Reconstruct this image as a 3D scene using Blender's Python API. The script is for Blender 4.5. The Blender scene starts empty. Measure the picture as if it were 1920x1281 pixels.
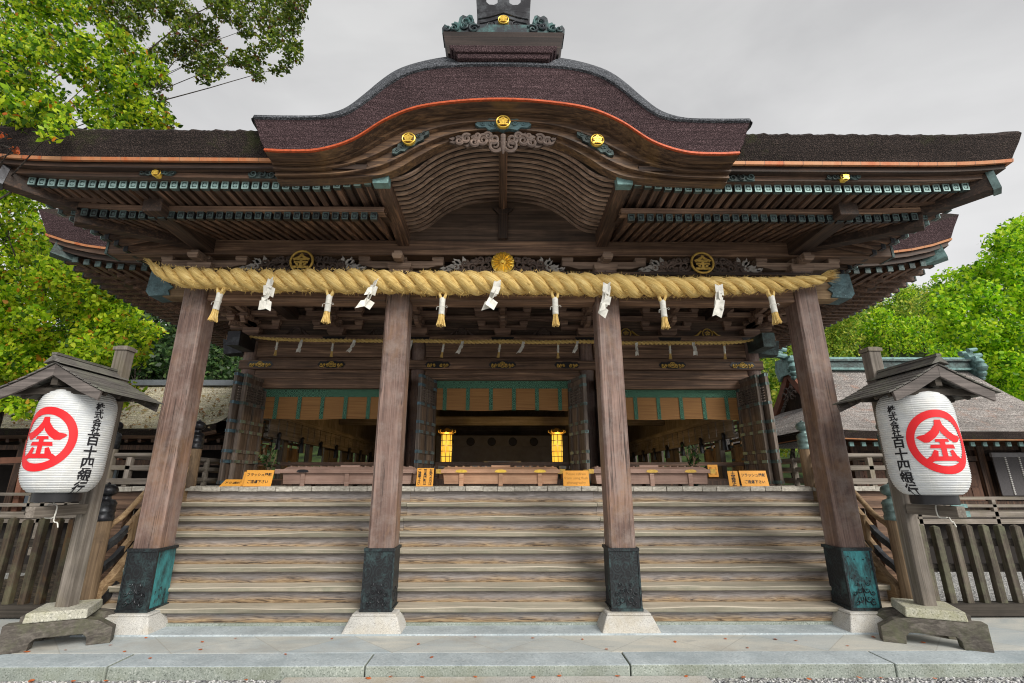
import bpy, bmesh, math, random
import numpy as np
from mathutils import Vector, Matrix
R = math.radians
random.seed(7)
RNG = np.random.default_rng(11)
SC = bpy.context.scene
COL = SC.collection

# ------------------------------------------------------------------ camera
cam = bpy.data.objects.new('camera', bpy.data.cameras.new('camera'))
COL.objects.link(cam)
cam.location = (0, 0, 1.7)
cam.rotation_euler = (R(90 + 16.17), 0, R(-0.573))
cam.data.sensor_width = 36
cam.data.lens = 16.875
cam.data.shift_x = 0.0047
cam.data.clip_start = 0.05
cam.data.clip_end = 2000
SC.camera = cam

# ------------------------------------------------------------------ sky, sun, exposure
SUN_EL, SUN_AZ = 34, 146          # azimuth clockwise from +Y: right and behind the viewer
W = bpy.data.worlds.new("World"); SC.world = W; W.use_nodes = True
wn = W.node_tree; wn.nodes.clear()
wo = wn.nodes.new('ShaderNodeOutputWorld'); bg = wn.nodes.new('ShaderNodeBackground')
sky = wn.nodes.new('ShaderNodeTexSky'); sky.sky_type = 'NISHITA'; sky.sun_disc = False
sky.sun_elevation = R(SUN_EL); sky.sun_rotation = R(SUN_AZ)
sky.air_density = 1.0; sky.dust_density = 3.0; sky.ozone_density = 1.0
hs = wn.nodes.new('ShaderNodeHueSaturation'); hs.inputs['Saturation'].default_value = 0.06
# overcast: the clear sky's own light evened out by a sheet of cloud with soft patches
tc = wn.nodes.new('ShaderNodeTexCoord')
mp = wn.nodes.new('ShaderNodeMapping'); mp.inputs['Scale'].default_value = (1.0, 1.0, 2.2)
nz = wn.nodes.new('ShaderNodeTexNoise'); nz.inputs['Scale'].default_value = 1.9; nz.inputs['Detail'].default_value = 6; nz.inputs['Distortion'].default_value = .6
rp = wn.nodes.new('ShaderNodeValToRGB')
rp.color_ramp.elements[0].position = 0.3; rp.color_ramp.elements[0].color = (2.7, 2.7, 2.75, 1)
rp.color_ramp.elements[1].position = 0.7; rp.color_ramp.elements[1].color = (3.9, 3.9, 3.9, 1)
mx = wn.nodes.new('ShaderNodeMixRGB'); mx.inputs[0].default_value = 0.9
L = wn.links.new
L(sky.outputs[0], hs.inputs['Color']); L(tc.outputs['Generated'], mp.inputs[0]); L(mp.outputs[0], nz.inputs['Vector'])
L(nz.outputs['Fac'], rp.inputs[0]); L(hs.outputs[0], mx.inputs[1])
# the cloud sheet is thinner, so brighter, towards the horizon
sz = wn.nodes.new('ShaderNodeSeparateXYZ'); L(tc.outputs['Generated'], sz.inputs[0])
r2 = wn.nodes.new('ShaderNodeValToRGB'); L(sz.outputs[2], r2.inputs[0])
r2.color_ramp.elements[0].position = 0.12; r2.color_ramp.elements[0].color = (1.35, 1.35, 1.35, 1)
r2.color_ramp.elements[1].position = 0.85; r2.color_ramp.elements[1].color = (.80, .80, .80, 1)
m2 = wn.nodes.new('ShaderNodeMixRGB'); m2.blend_type = 'MULTIPLY'; m2.inputs[0].default_value = 1
L(rp.outputs[0], m2.inputs[1]); L(r2.outputs[0], m2.inputs[2]); L(m2.outputs[0], mx.inputs[2])
L(mx.outputs[0], bg.inputs['Color']); bg.inputs['Strength'].default_value = 0.1
L(bg.outputs[0], wo.inputs['Surface'])

sl = bpy.data.lights.new('sun', 'SUN'); sl.energy = 1.5; sl.angle = R(32); sl.color = (1.0, 0.95, 0.87)
so = bpy.data.objects.new('sun', sl); COL.objects.link(so); so.location = (10, -10, 20)
d = Vector((math.sin(R(SUN_AZ)) * math.cos(R(SUN_EL)), math.cos(R(SUN_AZ)) * math.cos(R(SUN_EL)), math.sin(R(SUN_EL))))
so.rotation_euler = d.to_track_quat('Z', 'Y').to_euler()

SC.view_settings.view_transform = 'Standard'; SC.view_settings.look = 'None'
SC.view_settings.gamma = 1; SC.view_settings.exposure = 1.1
SC.view_settings.use_curve_mapping = False
SC.render.engine = 'CYCLES'
SC.cycles.max_bounces = 8; SC.cycles.diffuse_bounces = 5; SC.cycles.transparent_max_bounces = 8
SC.cycles.use_denoising = True; SC.cycles.pixel_filter_type = 'BLACKMAN_HARRIS'; SC.cycles.filter_width = 1.1

# ------------------------------------------------------------------ mesh helpers
class MB:
    def __init__(s): s.v = []; s.f = []; s.mi = []; s.cur = 0; s.uvw = None
    def add(s, vs, fs):
        o = len(s.v); s.v += [tuple(p) for p in vs]
        for f in fs: s.f.append([i + o for i in f]); s.mi.append(s.cur)
        return s
    def hexa(s, p):
        return s.add(p, [(3, 2, 1, 0), (4, 5, 6, 7), (0, 1, 5, 4), (1, 2, 6, 5), (2, 3, 7, 6), (3, 0, 4, 7)])
    def box(s, x0, x1, y0, y1, z0, z1):
        if x0 > x1: x0, x1 = x1, x0
        if y0 > y1: y0, y1 = y1, y0
        return s.hexa([(x0, y0, z0), (x1, y0, z0), (x1, y1, z0), (x0, y1, z0), (x0, y0, z1), (x1, y0, z1), (x1, y1, z1), (x0, y1, z1)])
    def frustum(s, cx, cy, z0, z1, a0, b0, a1, b1):
        return s.hexa([(cx - a0, cy - b0, z0), (cx + a0, cy - b0, z0), (cx + a0, cy + b0, z0), (cx - a0, cy + b0, z0),
                       (cx - a1, cy - b1, z1), (cx + a1, cy - b1, z1), (cx + a1, cy + b1, z1), (cx - a1, cy + b1, z1)])
    def beam(s, p0, p1, w, h, up=(0, 0, 1)):
        p0 = Vector(p0); p1 = Vector(p1); t = (p1 - p0).normalized(); u = Vector(up)
        if abs(t.dot(u)) > .98: u = Vector((0, 1, 0))
        r = t.cross(u).normalized(); u = r.cross(t).normalized(); a = r * w / 2; b = u * h / 2
        return s.hexa([p0 - a - b, p0 + a - b, p1 + a - b, p1 - a - b, p0 - a + b, p0 + a + b, p1 + a + b, p1 - a + b])
    def loft(s, cs, closed=False, caps=False):
        n = len(cs[0]); o = len(s.v)
        for c in cs: s.v += [tuple(p) for p in c]
        for k in range(len(cs) - 1):
            for i in range(n if closed else n - 1):
                j = (i + 1) % n
                s.f.append([o + k * n + i, o + k * n + j, o + (k + 1) * n + j, o + (k + 1) * n + i]); s.mi.append(s.cur)
        if caps:
            s.f.append([o + i for i in range(n)][::-1]); s.mi.append(s.cur)
            e = o + (len(cs) - 1) * n; s.f.append([e + i for i in range(n)]); s.mi.append(s.cur)
        return s
    def prism(s, poly, fn, a, b):
        """poly: 2D outline; fn(u, v, t) -> point; extruded from t=a to t=b"""
        n = len(poly); o = len(s.v)
        s.v += [tuple(fn(u, v, a)) for u, v in poly] + [tuple(fn(u, v, b)) for u, v in poly]
        fs = [[o + i for i in range(n)][::-1], [o + n + i for i in range(n)]]
        fs += [[o + i, o + (i + 1) % n, o + n + (i + 1) % n, o + n + i] for i in range(n)]
        s.f += fs; s.mi += [s.cur] * len(fs)
        return s
    def tube(s, path, r, n=8, caps=True, flat=1.0):
        P = [Vector(p) for p in path]; m = len(P)
        rr = r if hasattr(r, '__len__') else [r] * m
        u = None; rings = []
        for i in range(m):
            t = (P[min(i + 1, m - 1)] - P[max(i - 1, 0)]).normalized()
            if u is None:
                u = Vector((0, 0, 1)) if abs(t.z) < .9 else Vector((0, 1, 0))
            b = t.cross(u)
            if b.length < 1e-5: b = t.orthogonal()
            b.normalize(); u = b.cross(t).normalized()
            rings.append([P[i] + (u * math.cos(2 * math.pi * k / n) * flat + b * math.sin(2 * math.pi * k / n)) * rr[i] for k in range(n)])
        return s.loft(rings, closed=True, caps=caps)
    def lathe(s, prof, c=(0, 0, 0), n=24):
        rings = [[(c[0] + r * math.cos(2 * math.pi * k / n), c[1] + r * math.sin(2 * math.pi * k / n), c[2] + z) for k in range(n)] for r, z in prof]
        return s.loft(rings, closed=True, caps=True)
    def disc(s, c, r, th, n=24, axis='y'):
        x, y, z = c
        ring = lambda t, q: [(x + q * math.cos(2 * math.pi * k / n), y + t, z + q * math.sin(2 * math.pi * k / n)) for k in range(n)]
        return s.loft([ring(th, r), ring(th * .35, r), ring(0, r * .88)], closed=True, caps=True)
    def torus(s, c, r, q, n=32, m=8, fn=None):
        rings = []
        for i in range(n):
            a = 2 * math.pi * i / n
            rings.append([(c[0] + (r + q * math.cos(2 * math.pi * k / m)) * math.cos(a), c[1] + q * math.sin(2 * math.pi * k / m),
                           c[2] + (r + q * math.cos(2 * math.pi * k / m)) * math.sin(a)) for k in range(m)])
        rings.append(rings[0]); return s.loft(rings, closed=True)
    def build(s, name, m, parent=None, smooth=False, bevel=0, recalc=True, weld=False):
        me = bpy.data.meshes.new(name); me.from_pydata(s.v, [], s.f)
        ms = m if isinstance(m, (list, tuple)) else [m]
        for q in ms: me.materials.append(q)
        if len(ms) > 1: me.polygons.foreach_set('material_index', s.mi)
        if s.uvw is not None:
            at = me.attributes.new('uvw', 'FLOAT_VECTOR', 'POINT'); at.data.foreach_set('vector', np.array(s.uvw, dtype=np.float32).ravel())
        if recalc:
            bm = bmesh.new(); bm.from_mesh(me)
            if weld: bmesh.ops.remove_doubles(bm, verts=bm.verts, dist=1e-4)
            bmesh.ops.recalc_face_normals(bm, faces=bm.faces); bm.to_mesh(me); bm.free()
        if smooth:
            me.polygons.foreach_set('use_smooth', [True] * len(me.polygons))
            try: me.set_sharp_from_angle(angle=R(42))
            except Exception: pass
        me.update()
        o = bpy.data.objects.new(name, me); COL.objects.link(o)
        if parent is not None: attach(o, parent)
        if bevel:
            b = o.modifiers.new('bevel', 'BEVEL'); b.width = bevel; b.segments = 2; b.limit_method = 'ANGLE'; b.angle_limit = R(40)
            b.harden_normals = False
        return o

def attach(o, parent):
    """parent o while keeping where it was built (parts are built in the parent's own space)"""
    o.parent = parent

def tag(o, label=None, cat=None, group=None, kind=None):
    if label: o['label'] = label
    if cat: o['category'] = cat
    if group: o['group'] = group
    if kind: o['kind'] = kind
    return o

def thing(name, label, cat, loc=(0, 0, 0), rotz=0, group=None, kind=None):
    o = bpy.data.objects.new(name, None); COL.objects.link(o); o.empty_display_size = .2
    o.location = loc; o.rotation_euler = (0, 0, rotz)
    return tag(o, label, cat, group, kind)

KIDS = {}
def dup(o, parent=None, loc=None, rot=None, scale=None):
    """copy of a thing or part together with its parts and sub-parts"""
    c = o.copy(); COL.objects.link(c)
    if parent is not None: c.parent = parent
    if loc is not None: c.location = loc
    if rot is not None: c.rotation_euler = rot
    if scale is not None: c.scale = scale
    for ch in [q for q in bpy.data.objects if q.parent is o] if o not in KIDS else KIDS[o]:
        dup(ch, c)
    return c
def keep_kids(o):
    KIDS[o] = [q for q in bpy.data.objects if q.parent is o]
    for q in KIDS[o]: keep_kids(q)

def catmull(pts, n):
    P = np.array(pts, float); k = len(P)
    Q = np.vstack([2 * P[0] - P[1], P, 2 * P[-1] - P[-2]]); out = []
    for i in range(k - 1):
        p0, p1, p2, p3 = Q[i], Q[i + 1], Q[i + 2], Q[i + 3]
        for t in np.linspace(0, 1, 24, endpoint=False):
            out.append(.5 * (2 * p1 + (p2 - p0) * t + (2 * p0 - 5 * p1 + 4 * p2 - p3) * t * t + (3 * p1 - p0 - 3 * p2 + p3) * t ** 3))
    out.append(P[-1]); out = np.array(out)
    d = np.r_[0, np.cumsum(np.linalg.norm(np.diff(out, axis=0), axis=1))]
    q = np.linspace(0, d[-1], n)
    return np.stack([np.interp(q, d, out[:, j]) for j in range(out.shape[1])], 1)

def mirror_curve(half):
    """half runs from the left end to x = 0"""
    return half + [(-x,) + tuple(r) for x, *r in half[:-1]][::-1]

_TX = {}
def text_mesh(body, size=1.0, bold=0.0, align='CENTER', spacing=1.0):
    key = (body, bold, align, spacing)
    if key not in _TX:
        cu = bpy.data.curves.new('lettering', 'FONT'); cu.body = body; cu.size = 1; cu.offset = bold
        cu.align_x = align; cu.align_y = 'CENTER'; cu.resolution_u = 3; cu.space_character = spacing
        o = bpy.data.objects.new('lettering', cu); COL.objects.link(o); bpy.context.view_layer.update()
        me = bpy.data.meshes.new_from_object(o)
        vs = [tuple(v.co) for v in me.vertices]; fs = [tuple(p.vertices) for p in me.polygons]
        # centre on its own box
        if vs:
            xs = [v[0] for v in vs]; ys = [v[1] for v in vs]; cx = (min(xs) + max(xs)) / 2; cy = (min(ys) + max(ys)) / 2
            vs = [(x - cx, y - cy, 0) for x, y, z in vs]
        bpy.data.objects.remove(o); bpy.data.curves.remove(cu); bpy.data.meshes.remove(me)
        _TX[key] = (vs, fs)
    vs, fs = _TX[key]
    return [(x * size, y * size) for x, y, z in vs], fs

def text_on(mb, body, size, fn, bold=0.0, cut=None, spacing=1.0):
    """lay lettering on a surface: fn(u, v) -> point; cut = strip width for curved surfaces"""
    vs, fs = text_mesh(body, size, bold, spacing=spacing)
    if cut:
        bm = bmesh.new(); bv = [bm.verts.new((x, y, 0)) for x, y in vs]
        for f in fs:
            try: bm.faces.new([bv[i] for i in f])
            except ValueError: pass
        xs = [v[0] for v in vs]; ys = [v[1] for v in vs]
        for lo, hi, no in ((min(xs), max(xs), (1, 0, 0)), (min(ys), max(ys), (0, 1, 0))):
            q = lo + cut
            while q < hi:
                g = bm.verts[:] + bm.edges[:] + bm.faces[:]
                bmesh.ops.bisect_plane(bm, geom=g, plane_co=(q * no[0], q * no[1], 0), plane_no=no); q += cut
        bm.verts.index_update()
        vs = [(v.co.x, v.co.y) for v in bm.verts]; fs = [[v.index for v in f.verts] for f in bm.faces]; bm.free()
    return mb.add([fn(u, v) for u, v in vs], fs)
# ------------------------------------------------------------------ materials
class NT:
    def __init__(s, name):
        s.m = bpy.data.materials.new(name); s.m.use_nodes = True; s.t = s.m.node_tree
        s.b = s.t.nodes['Principled BSDF']; s.out = s.t.nodes['Material Output']
    def n(s, t, **kw):
        q = s.t.nodes.new(t)
        for k, v in kw.items():
            if k in ('op',): q.operation = v
            elif k == 'blend': q.blend_type = v
            else: setattr(q, k, v)
        return q
    def l(s, a, b): s.t.links.new(a, b)
    def val(s, sock, v):
        if hasattr(v, 'is_linked') or isinstance(v, bpy.types.NodeSocket): s.l(v, sock)
        else: sock.default_value = v
    def coord(s, scale=(1, 1, 1), rot=(0, 0, 0), src='Object', rand=0.0, attr=None):
        if attr: t = s.n('ShaderNodeAttribute', attribute_name=attr).outputs['Vector']
        else: t = s.n('ShaderNodeTexCoord').outputs[src]
        if rand:
            oi = s.n('ShaderNodeObjectInfo'); sc = s.n('ShaderNodeVectorMath', op='SCALE')
            cv = s.n('ShaderNodeCombineXYZ')
            for i in range(3): s.l(oi.outputs['Random'], cv.inputs[i])
            s.l(cv.outputs[0], sc.inputs[0]); sc.inputs['Scale'].default_value = rand
            ad = s.n('ShaderNodeVectorMath', op='ADD'); s.l(t, ad.inputs[0]); s.l(sc.outputs[0], ad.inputs[1]); t = ad.outputs[0]
        mp = s.n('ShaderNodeMapping'); s.l(t, mp.inputs[0]); mp.inputs['Scale'].default_value = scale; mp.inputs['Rotation'].default_value = rot
        return mp.outputs[0]
    def noise(s, vec, scale, detail=5, rough=.55, dist=0):
        q = s.n('ShaderNodeTexNoise'); s.l(vec, q.inputs['Vector']); q.inputs['Scale'].default_value = scale
        q.inputs['Detail'].default_value = detail; q.inputs['Roughness'].default_value = rough; q.inputs['Distortion'].default_value = dist
        return q.outputs['Fac']
    def voro(s, vec, scale, feature='F1', out='Distance', rnd=1.0):
        q = s.n('ShaderNodeTexVoronoi', feature=feature); s.l(vec, q.inputs['Vector']); q.inputs['Scale'].default_value = scale
        q.inputs['Randomness'].default_value = rnd
        return q.outputs[out]
    def ramp(s, fac, stops, interp='LINEAR'):
        q = s.n('ShaderNodeValToRGB'); s.l(fac, q.inputs[0]); cr = q.color_ramp; cr.interpolation = interp
        while len(cr.elements) < len(stops): cr.elements.new(.5)
        for e, (p, c) in zip(cr.elements, stops):
            e.position = p; e.color = (c[0], c[1], c[2], 1) if hasattr(c, '__len__') else (c, c, c, 1)
        return q.outputs[0]
    def mix(s, fac, a, b, blend='MIX'):
        q = s.n('ShaderNodeMixRGB', blend=blend)
        for i, v in ((0, fac), (1, a), (2, b)):
            if isinstance(v, bpy.types.NodeSocket): s.l(v, q.inputs[i])
            elif i == 0: q.inputs[0].default_value = v
            else: q.inputs[i].default_value = (v[0], v[1], v[2], 1) if hasattr(v, '__len__') else (v, v, v, 1)
        return q.outputs[0]
    def math(s, op, a, b=0.0, c=None):
        q = s.n('ShaderNodeMath', op=op)
        for i, v in enumerate((a, b) if c is None else (a, b, c)):
            if isinstance(v, bpy.types.NodeSocket): s.l(v, q.inputs[i])
            else: q.inputs[i].default_value = v
        return q.outputs[0]
    def bump(s, h, strength=.3, dist=.01, prev=None):
        q = s.n('ShaderNodeBump'); s.l(h, q.inputs['Height']); q.inputs['Strength'].default_value = strength; q.inputs['Distance'].default_value = dist
        if prev is not None: s.l(prev, q.inputs['Normal'])
        return q.outputs[0]
    def vary(s, col, amt=.3, island=False):
        """small brightness difference from piece to piece"""
        r = s.n('ShaderNodeNewGeometry').outputs['Random Per Island'] if island else s.n('ShaderNodeObjectInfo').outputs['Random']
        v = s.math('MULTIPLY_ADD', r, amt, 1 - amt / 2)
        q = s.n('ShaderNodeHueSaturation'); s.l(col, q.inputs['Color']); s.l(v, q.inputs['Value']); return q.outputs[0]
    def done(s, col, rough=.7, normal=None, metal=0.0, spec=.35):
        s.val(s.b.inputs['Base Color'], col if isinstance(col, bpy.types.NodeSocket) else (col[0], col[1], col[2], 1))
        s.val(s.b.inputs['Roughness'], rough); s.b.inputs['Metallic'].default_value = metal
        s.b.inputs['Specular IOR Level'].default_value = spec
        if normal is not None: s.l(normal, s.b.inputs['Normal'])
        return s.m

def wood(name, dark, light, axis='x', mid=None, rough=.62, island=False, vary=.3, stain=None, stain_amt=.5, fine=1.0, spec=.35, weather=None, cracks=0):
    k = NT(name)
    al, ac = .45, 9.0 * fine
    sc = {'x': (al, ac, ac), 'y': (ac, al, ac), 'z': (ac, ac, al)}[axis]
    v = k.coord(sc, rand=23.0)
    n1 = k.noise(v, 1.6, 6, .6, 1.2)
    sc2 = tuple(q * 1.0 for q in {'x': (.25, 40 * fine, 40 * fine), 'y': (40 * fine, .25, 40 * fine), 'z': (40 * fine, 40 * fine, .25)}[axis])
    n2 = k.noise(k.coord(sc2, rand=11.0), 1.6, 4, .6, .5)
    f = k.math('MULTIPLY_ADD', n1, .62, k.math('MULTIPLY', n2, .42))
    mid = mid or tuple((a + b) / 2 for a, b in zip(dark, light))
    col = k.ramp(f, [(.34, dark), (.52, mid), (.70, light)])
    big = k.noise(k.coord((1, 1, 1), rand=5.0), 1.3, 5, .65, .4)
    col = k.mix(.75, col, k.ramp(big, [(.3, .55), (.7, 1.25)]), 'MULTIPLY')
    if stain:
        sn = k.noise(k.coord((1.0, 1.0, .5), rand=9.0), 2.1, 6, .7, .5)
        col = k.mix(k.ramp(sn, [(.5, 0.0), (.68, stain_amt)]), col, stain)
    if weather:
        gr = k.noise(k.coord((2.2, 2.2, 2.2), rand=3.0), 1.7, 8, .75)
        col = k.mix(k.ramp(gr, [(.45, 0.0), (.7, .75)]), col, weather)
    if cracks:      # long drying cracks along the grain
        cs = {'x': (.16, 9, 9), 'y': (9, .16, 9), 'z': (9, 9, .16)}[axis]
        cn = k.noise(k.coord(cs, rand=17.0), 2.6, 3, .5, .4)
        line = k.math('ABSOLUTE', k.math('SUBTRACT', cn, .5))
        msk = k.noise(k.coord((1, 1, .6), rand=29.0), 1.9, 3, .6)
        col = k.mix(k.math('MULTIPLY', k.ramp(line, [(.004, cracks), (.016, 0.0)]), k.ramp(msk, [(.45, 0.0), (.58, 1.0)])), col, (.02, .014, .012))
    col = k.vary(col, vary, island)
    nb = k.bump(f, .35, .006)
    ro = k.math('MULTIPLY_ADD', n1, .25, rough - .1)
    return k.done(col, ro, nb, spec=spec)

def bark(name, c1, c2, c3, scale=55, stretch=(1, 1, 1.6), moss=None, b=.8):
    k = NT(name); v = k.coord(stretch)
    n = k.noise(v, scale, 3, .7); vo = k.voro(v, scale * 1.3)
    big = k.noise(k.coord(), 1.1, 5, .65)
    col = k.ramp(k.math('MULTIPLY_ADD', n, .7, k.math('MULTIPLY', vo, .4)), [(.35, c1), (.55, c2), (.75, c3)])
    lay = k.noise(k.coord((.7, .7, 26)), 1.6, 5, .7, .3)          # fine courses of bark
    col = k.mix(.75, col, k.ramp(lay, [(.35, .55), (.65, 1.35)]), 'MULTIPLY')
    col = k.mix(.7, col, k.ramp(big, [(.3, .6), (.7, 1.3)]), 'MULTIPLY')
    if moss:
        mm = k.noise(k.coord(), 2.6, 7, .75)
        col = k.mix(k.ramp(mm, [(.55, 0.0), (.68, .75)]), col, moss)
    return k.done(col, .88, k.bump(k.math('ADD', n, vo), b, .02), spec=.2)

def patina(name, dark, teal, amt=.5, relief=26, lines=.7, rough=.5, metal=.35, stretch=(1, 1, 1)):
    k = NT(name); v = k.coord(stretch, rand=7.0)
    n = k.noise(v, 5, 7, .7); col = k.ramp(n, [(max(.02, .62 - amt * .5), dark), (min(.98, .86 - amt * .45), teal)])
    dn = k.noise(v, 7, 2, .5)
    # scrolls chased into the sheet: rings about scattered centres
    vo = k.voro(v, relief * .33); ring = k.math('SINE', k.math('MULTIPLY_ADD', vo, relief * 1.1, k.math('MULTIPLY', dn, 6.0)))
    edge = k.ramp(ring, [(.35, 0.0), (.75, 1.0)])
    col = k.mix(k.math('MULTIPLY', edge, lines * .45), col, tuple(min(1, c * 1.9 + .02) for c in teal))
    return k.done(col, k.math('MULTIPLY_ADD', n, .3, rough - .15), k.bump(ring, lines * .6, .008), metal, .4)

def plain(name, c, rough=.5, metal=0.0, n_amt=.18, scale=9, spec=.4, bump=.1):
    k = NT(name); n = k.noise(k.coord(rand=4.0), scale, 6, .65)
    col = k.mix(1.0, c, k.ramp(n, [(.25, 1 - n_amt), (.75, 1 + n_amt)]), 'MULTIPLY')
    return k.done(col, rough, k.bump(n, bump, .004), metal, spec)

def granite(name, c, speck=(.1, .1, .1), lite=(.8, .8, .78), tint=None, tint_amt=.6, scale=120):
    k = NT(name); v = k.coord(rand=6.0)
    n = k.noise(v, scale, 2, .6); big = k.noise(v, 2.3, 6, .7)
    col = k.ramp(n, [(.34, speck), (.44, c), (.58, c), (.68, lite)])
    col = k.mix(.6, col, k.ramp(big, [(.3, .6), (.7, 1.3)]), 'MULTIPLY')
    if tint: col = k.mix(k.ramp(k.noise(v, 1.7, 7, .7), [(.48, 0.0), (.66, tint_amt)]), col, tint)
    return k.done(col, .8, k.bump(k.math('ADD', n, big), .35, .006), spec=.3)

def leafmat(name, stops, trans=.45, rough=.45):
    k = NT(name); r = k.n('ShaderNodeNewGeometry').outputs['Random Per Island']
    big = k.noise(k.coord(), 1.0, 4, .6)
    col = k.ramp(r, stops); col = k.mix(.9, col, k.ramp(big, [(.34, .5), (.52, 1.0), (.68, 1.2)]), 'MULTIPLY')
    k.done(col, rough, spec=.35)
    tr = k.n('ShaderNodeBsdfTranslucent'); k.l(col, tr.inputs['Color']); ms = k.n('ShaderNodeMixShader'); ms.inputs[0].default_value = trans
    k.l(k.b.outputs[0], ms.inputs[1]); k.l(tr.outputs[0], ms.inputs[2]); k.l(ms.outputs[0], k.out.inputs['Surface'])
    return k.m

M = {}
DK, DM, DL = (.016, .011, .009), (.048, .030, .022), (.155, .09, .058)
for ax in 'xyz':
    M['dark_' + ax] = wood('dark_cypress_' + ax, DK, DL, ax, DM, rough=.6)
    M['eave_' + ax] = wood('eave_timber_' + ax, (.026, .017, .013), (.32, .18, .11), ax, (.10, .06, .042), rough=.55, vary=.55)
    M['grey_' + ax] = wood('weathered_grey_' + ax, (.10, .085, .07), (.36, .32, .28), ax, (.22, .19, .16), rough=.75, stain=(.17, .15, .08), stain_amt=.4)
    M['tan_' + ax] = wood('worn_tan_timber_' + ax, (.16, .095, .045), (.46, .33, .19), ax, (.30, .20, .11), rough=.7, stain=(.08, .05, .03), stain_amt=.5)
M['post'] = wood('purple_brown_post', (.085, .057, .048), (.34, .23, .19), 'z', (.185, .118, .098), rough=.55, stain=(.34, .19, .09), stain_amt=.45, vary=.2, fine=1.2, weather=(.29, .235, .21), cracks=.85)
M['beam'] = wood('brown_beam', (.04, .024, .017), (.45, .28, .175), 'x', (.17, .102, .068), rough=.6)
M['panel'] = wood('dark_gable_panel', (.025, .017, .014), (.20, .13, .09), 'x', (.075, .05, .036), rough=.6, fine=.6)
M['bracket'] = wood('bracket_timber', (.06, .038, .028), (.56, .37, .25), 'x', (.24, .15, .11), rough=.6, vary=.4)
M['rib'] = wood('vault_rib_timber', (.10, .066, .05), (.56, .41, .32), 'x', (.32, .22, .165), rough=.5, vary=.45)
M['hafu'] = wood('bargeboard_timber', (.03, .019, .015), (.36, .21, .11), 'x', (.12, .072, .046), rough=.5, stain=(.30, .17, .06), stain_amt=.5)
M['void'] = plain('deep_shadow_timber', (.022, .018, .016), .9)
M['carving'] = wood('carved_zelkova', (.04, .028, .023), (.22, .155, .125), 'x', (.105, .074, .06), rough=.6)
M['carving_pale'] = wood('carved_weathered_tips', (.20, .18, .16), (.55, .52, .48), 'x', rough=.8)
M['bark_face'] = bark('cut_bark_edge', (.020, .012, .014), (.068, .041, .045), (.18, .118, .125), 80, (1, 1, 1))
M['bark_dark'] = bark('old_bark_edge', (.010, .008, .008), (.032, .024, .022), (.10, .072, .062), 75, (1, 1, 1), moss=(.05, .055, .022))
M['bark_top'] = bark('bark_roof_skin', (.03, .033, .038), (.085, .092, .105), (.24, .25, .275), 44)
M['bark_moss'] = bark('mossy_bark_roof', (.26, .23, .16), (.50, .45, .34), (.74, .68, .54), 22, (1, 1, 1), moss=(.42, .40, .10))
M['bark_red'] = bark('grey_brown_bark_roof', (.11, .10, .095), (.28, .255, .24), (.52, .48, .45), 26, (1, 1, 1), moss=(.33, .20, .15))
k = NT('copper_edge_strip'); v = k.coord((3.2, 1, 1)); n = k.noise(v, 3.0, 4, .7)
q = k.n('ShaderNodeTexBrick'); k.l(k.coord((1, 1, 0)), q.inputs['Vector']); q.inputs['Scale'].default_value = 2.2; q.inputs['Mortar Size'].default_value = .012
q.inputs['Color1'].default_value = (.44, .115, .035, 1); q.inputs['Color2'].default_value = (.46, .22, .10, 1); q.inputs['Mortar'].default_value = (.2, .09, .05, 1)
M['copper'] = k.done(k.mix(k.ramp(n, [(.4, 0.0), (.75, .7)]), q.outputs['Color'], (.52, .30, .16)), .5, None, .15)
M['copper_red'] = plain('bright_copper_strip', (.47, .085, .025), .5, .1, .5, 26)
M['patina_cap'] = patina('verdigris_cap', (.05, .08, .078), (.20, .34, .33), .6, 60, .5)
M['patina_lite'] = patina('pale_verdigris', (.15, .23, .225), (.36, .52, .50), .7, 60, .2)
M['patina_shadow'] = patina('dark_verdigris', (.03, .045, .043), (.08, .15, .14), .4, 60, .2)  # cap recess: shade put into the colour so the relief shows
M['patina_dim'] = patina('dull_verdigris', (.03, .034, .033), (.11, .17, .165), .4, 50, .4)
M['patina_plate'] = patina('chased_verdigris', (.04, .06, .065), (.13, .22, .24), .55, 60, .9)
M['sleeve'] = patina('dark_copper_sleeve', (.022, .024, .027), (.07, .13, .135), .22, 26, .12, stretch=(1, 1, .8))
M['sleeve_teal'] = patina('blue_green_copper_sleeve', (.028, .036, .04), (.07, .36, .39), .43, 26, .12, stretch=(1, 1, .45))
M['bronze'] = patina('black_bronze', (.028, .028, .032), (.11, .12, .13), .3, 0, 0, .38, .6)
M['bronze_green'] = patina('green_bronze', (.06, .085, .08), (.20, .30, .29), .55, 0, 0, .45, .4)
M['gold'] = plain('gilded_metal', (.90, .60, .10), .32, .75, .25, 20, .5)
M['gold_old'] = plain('dull_gilding', (.58, .38, .09), .5, .5, .35, 24)
M['black'] = plain('black_lacquer', (.02, .02, .022), .3)
M['straw_gold'] = plain('straw_plain', (.66, .44, .13), .8, 0, .25, 40)
k = NT('twisted_straw'); v = k.coord((3, 9, 9), attr='uvw'); n = k.noise(v, 2.2, 6, .7, .3); f2 = k.noise(k.coord((5, 40, 40), attr='uvw'), 2, 3, .6)
col = k.ramp(k.math('MULTIPLY_ADD', n, .5, k.math('MULTIPLY', f2, .5)), [(.32, (.36, .22, .06)), (.5, (.72, .51, .18)), (.66, (.92, .74, .36))])
M['rope'] = k.done(col, .85, k.bump(f2, .8, .008), spec=.2)
k = NT('paper'); n = k.noise(k.coord(), 14, 5, .6)
M['paper'] = k.done(k.ramp(n, [(.3, (.58, .57, .52)), (.6, (.82, .81, .75))]), .8)
k = NT('lantern_paper'); n = k.noise(k.coord((1, 1, 3)), 6, 5, .6)
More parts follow.
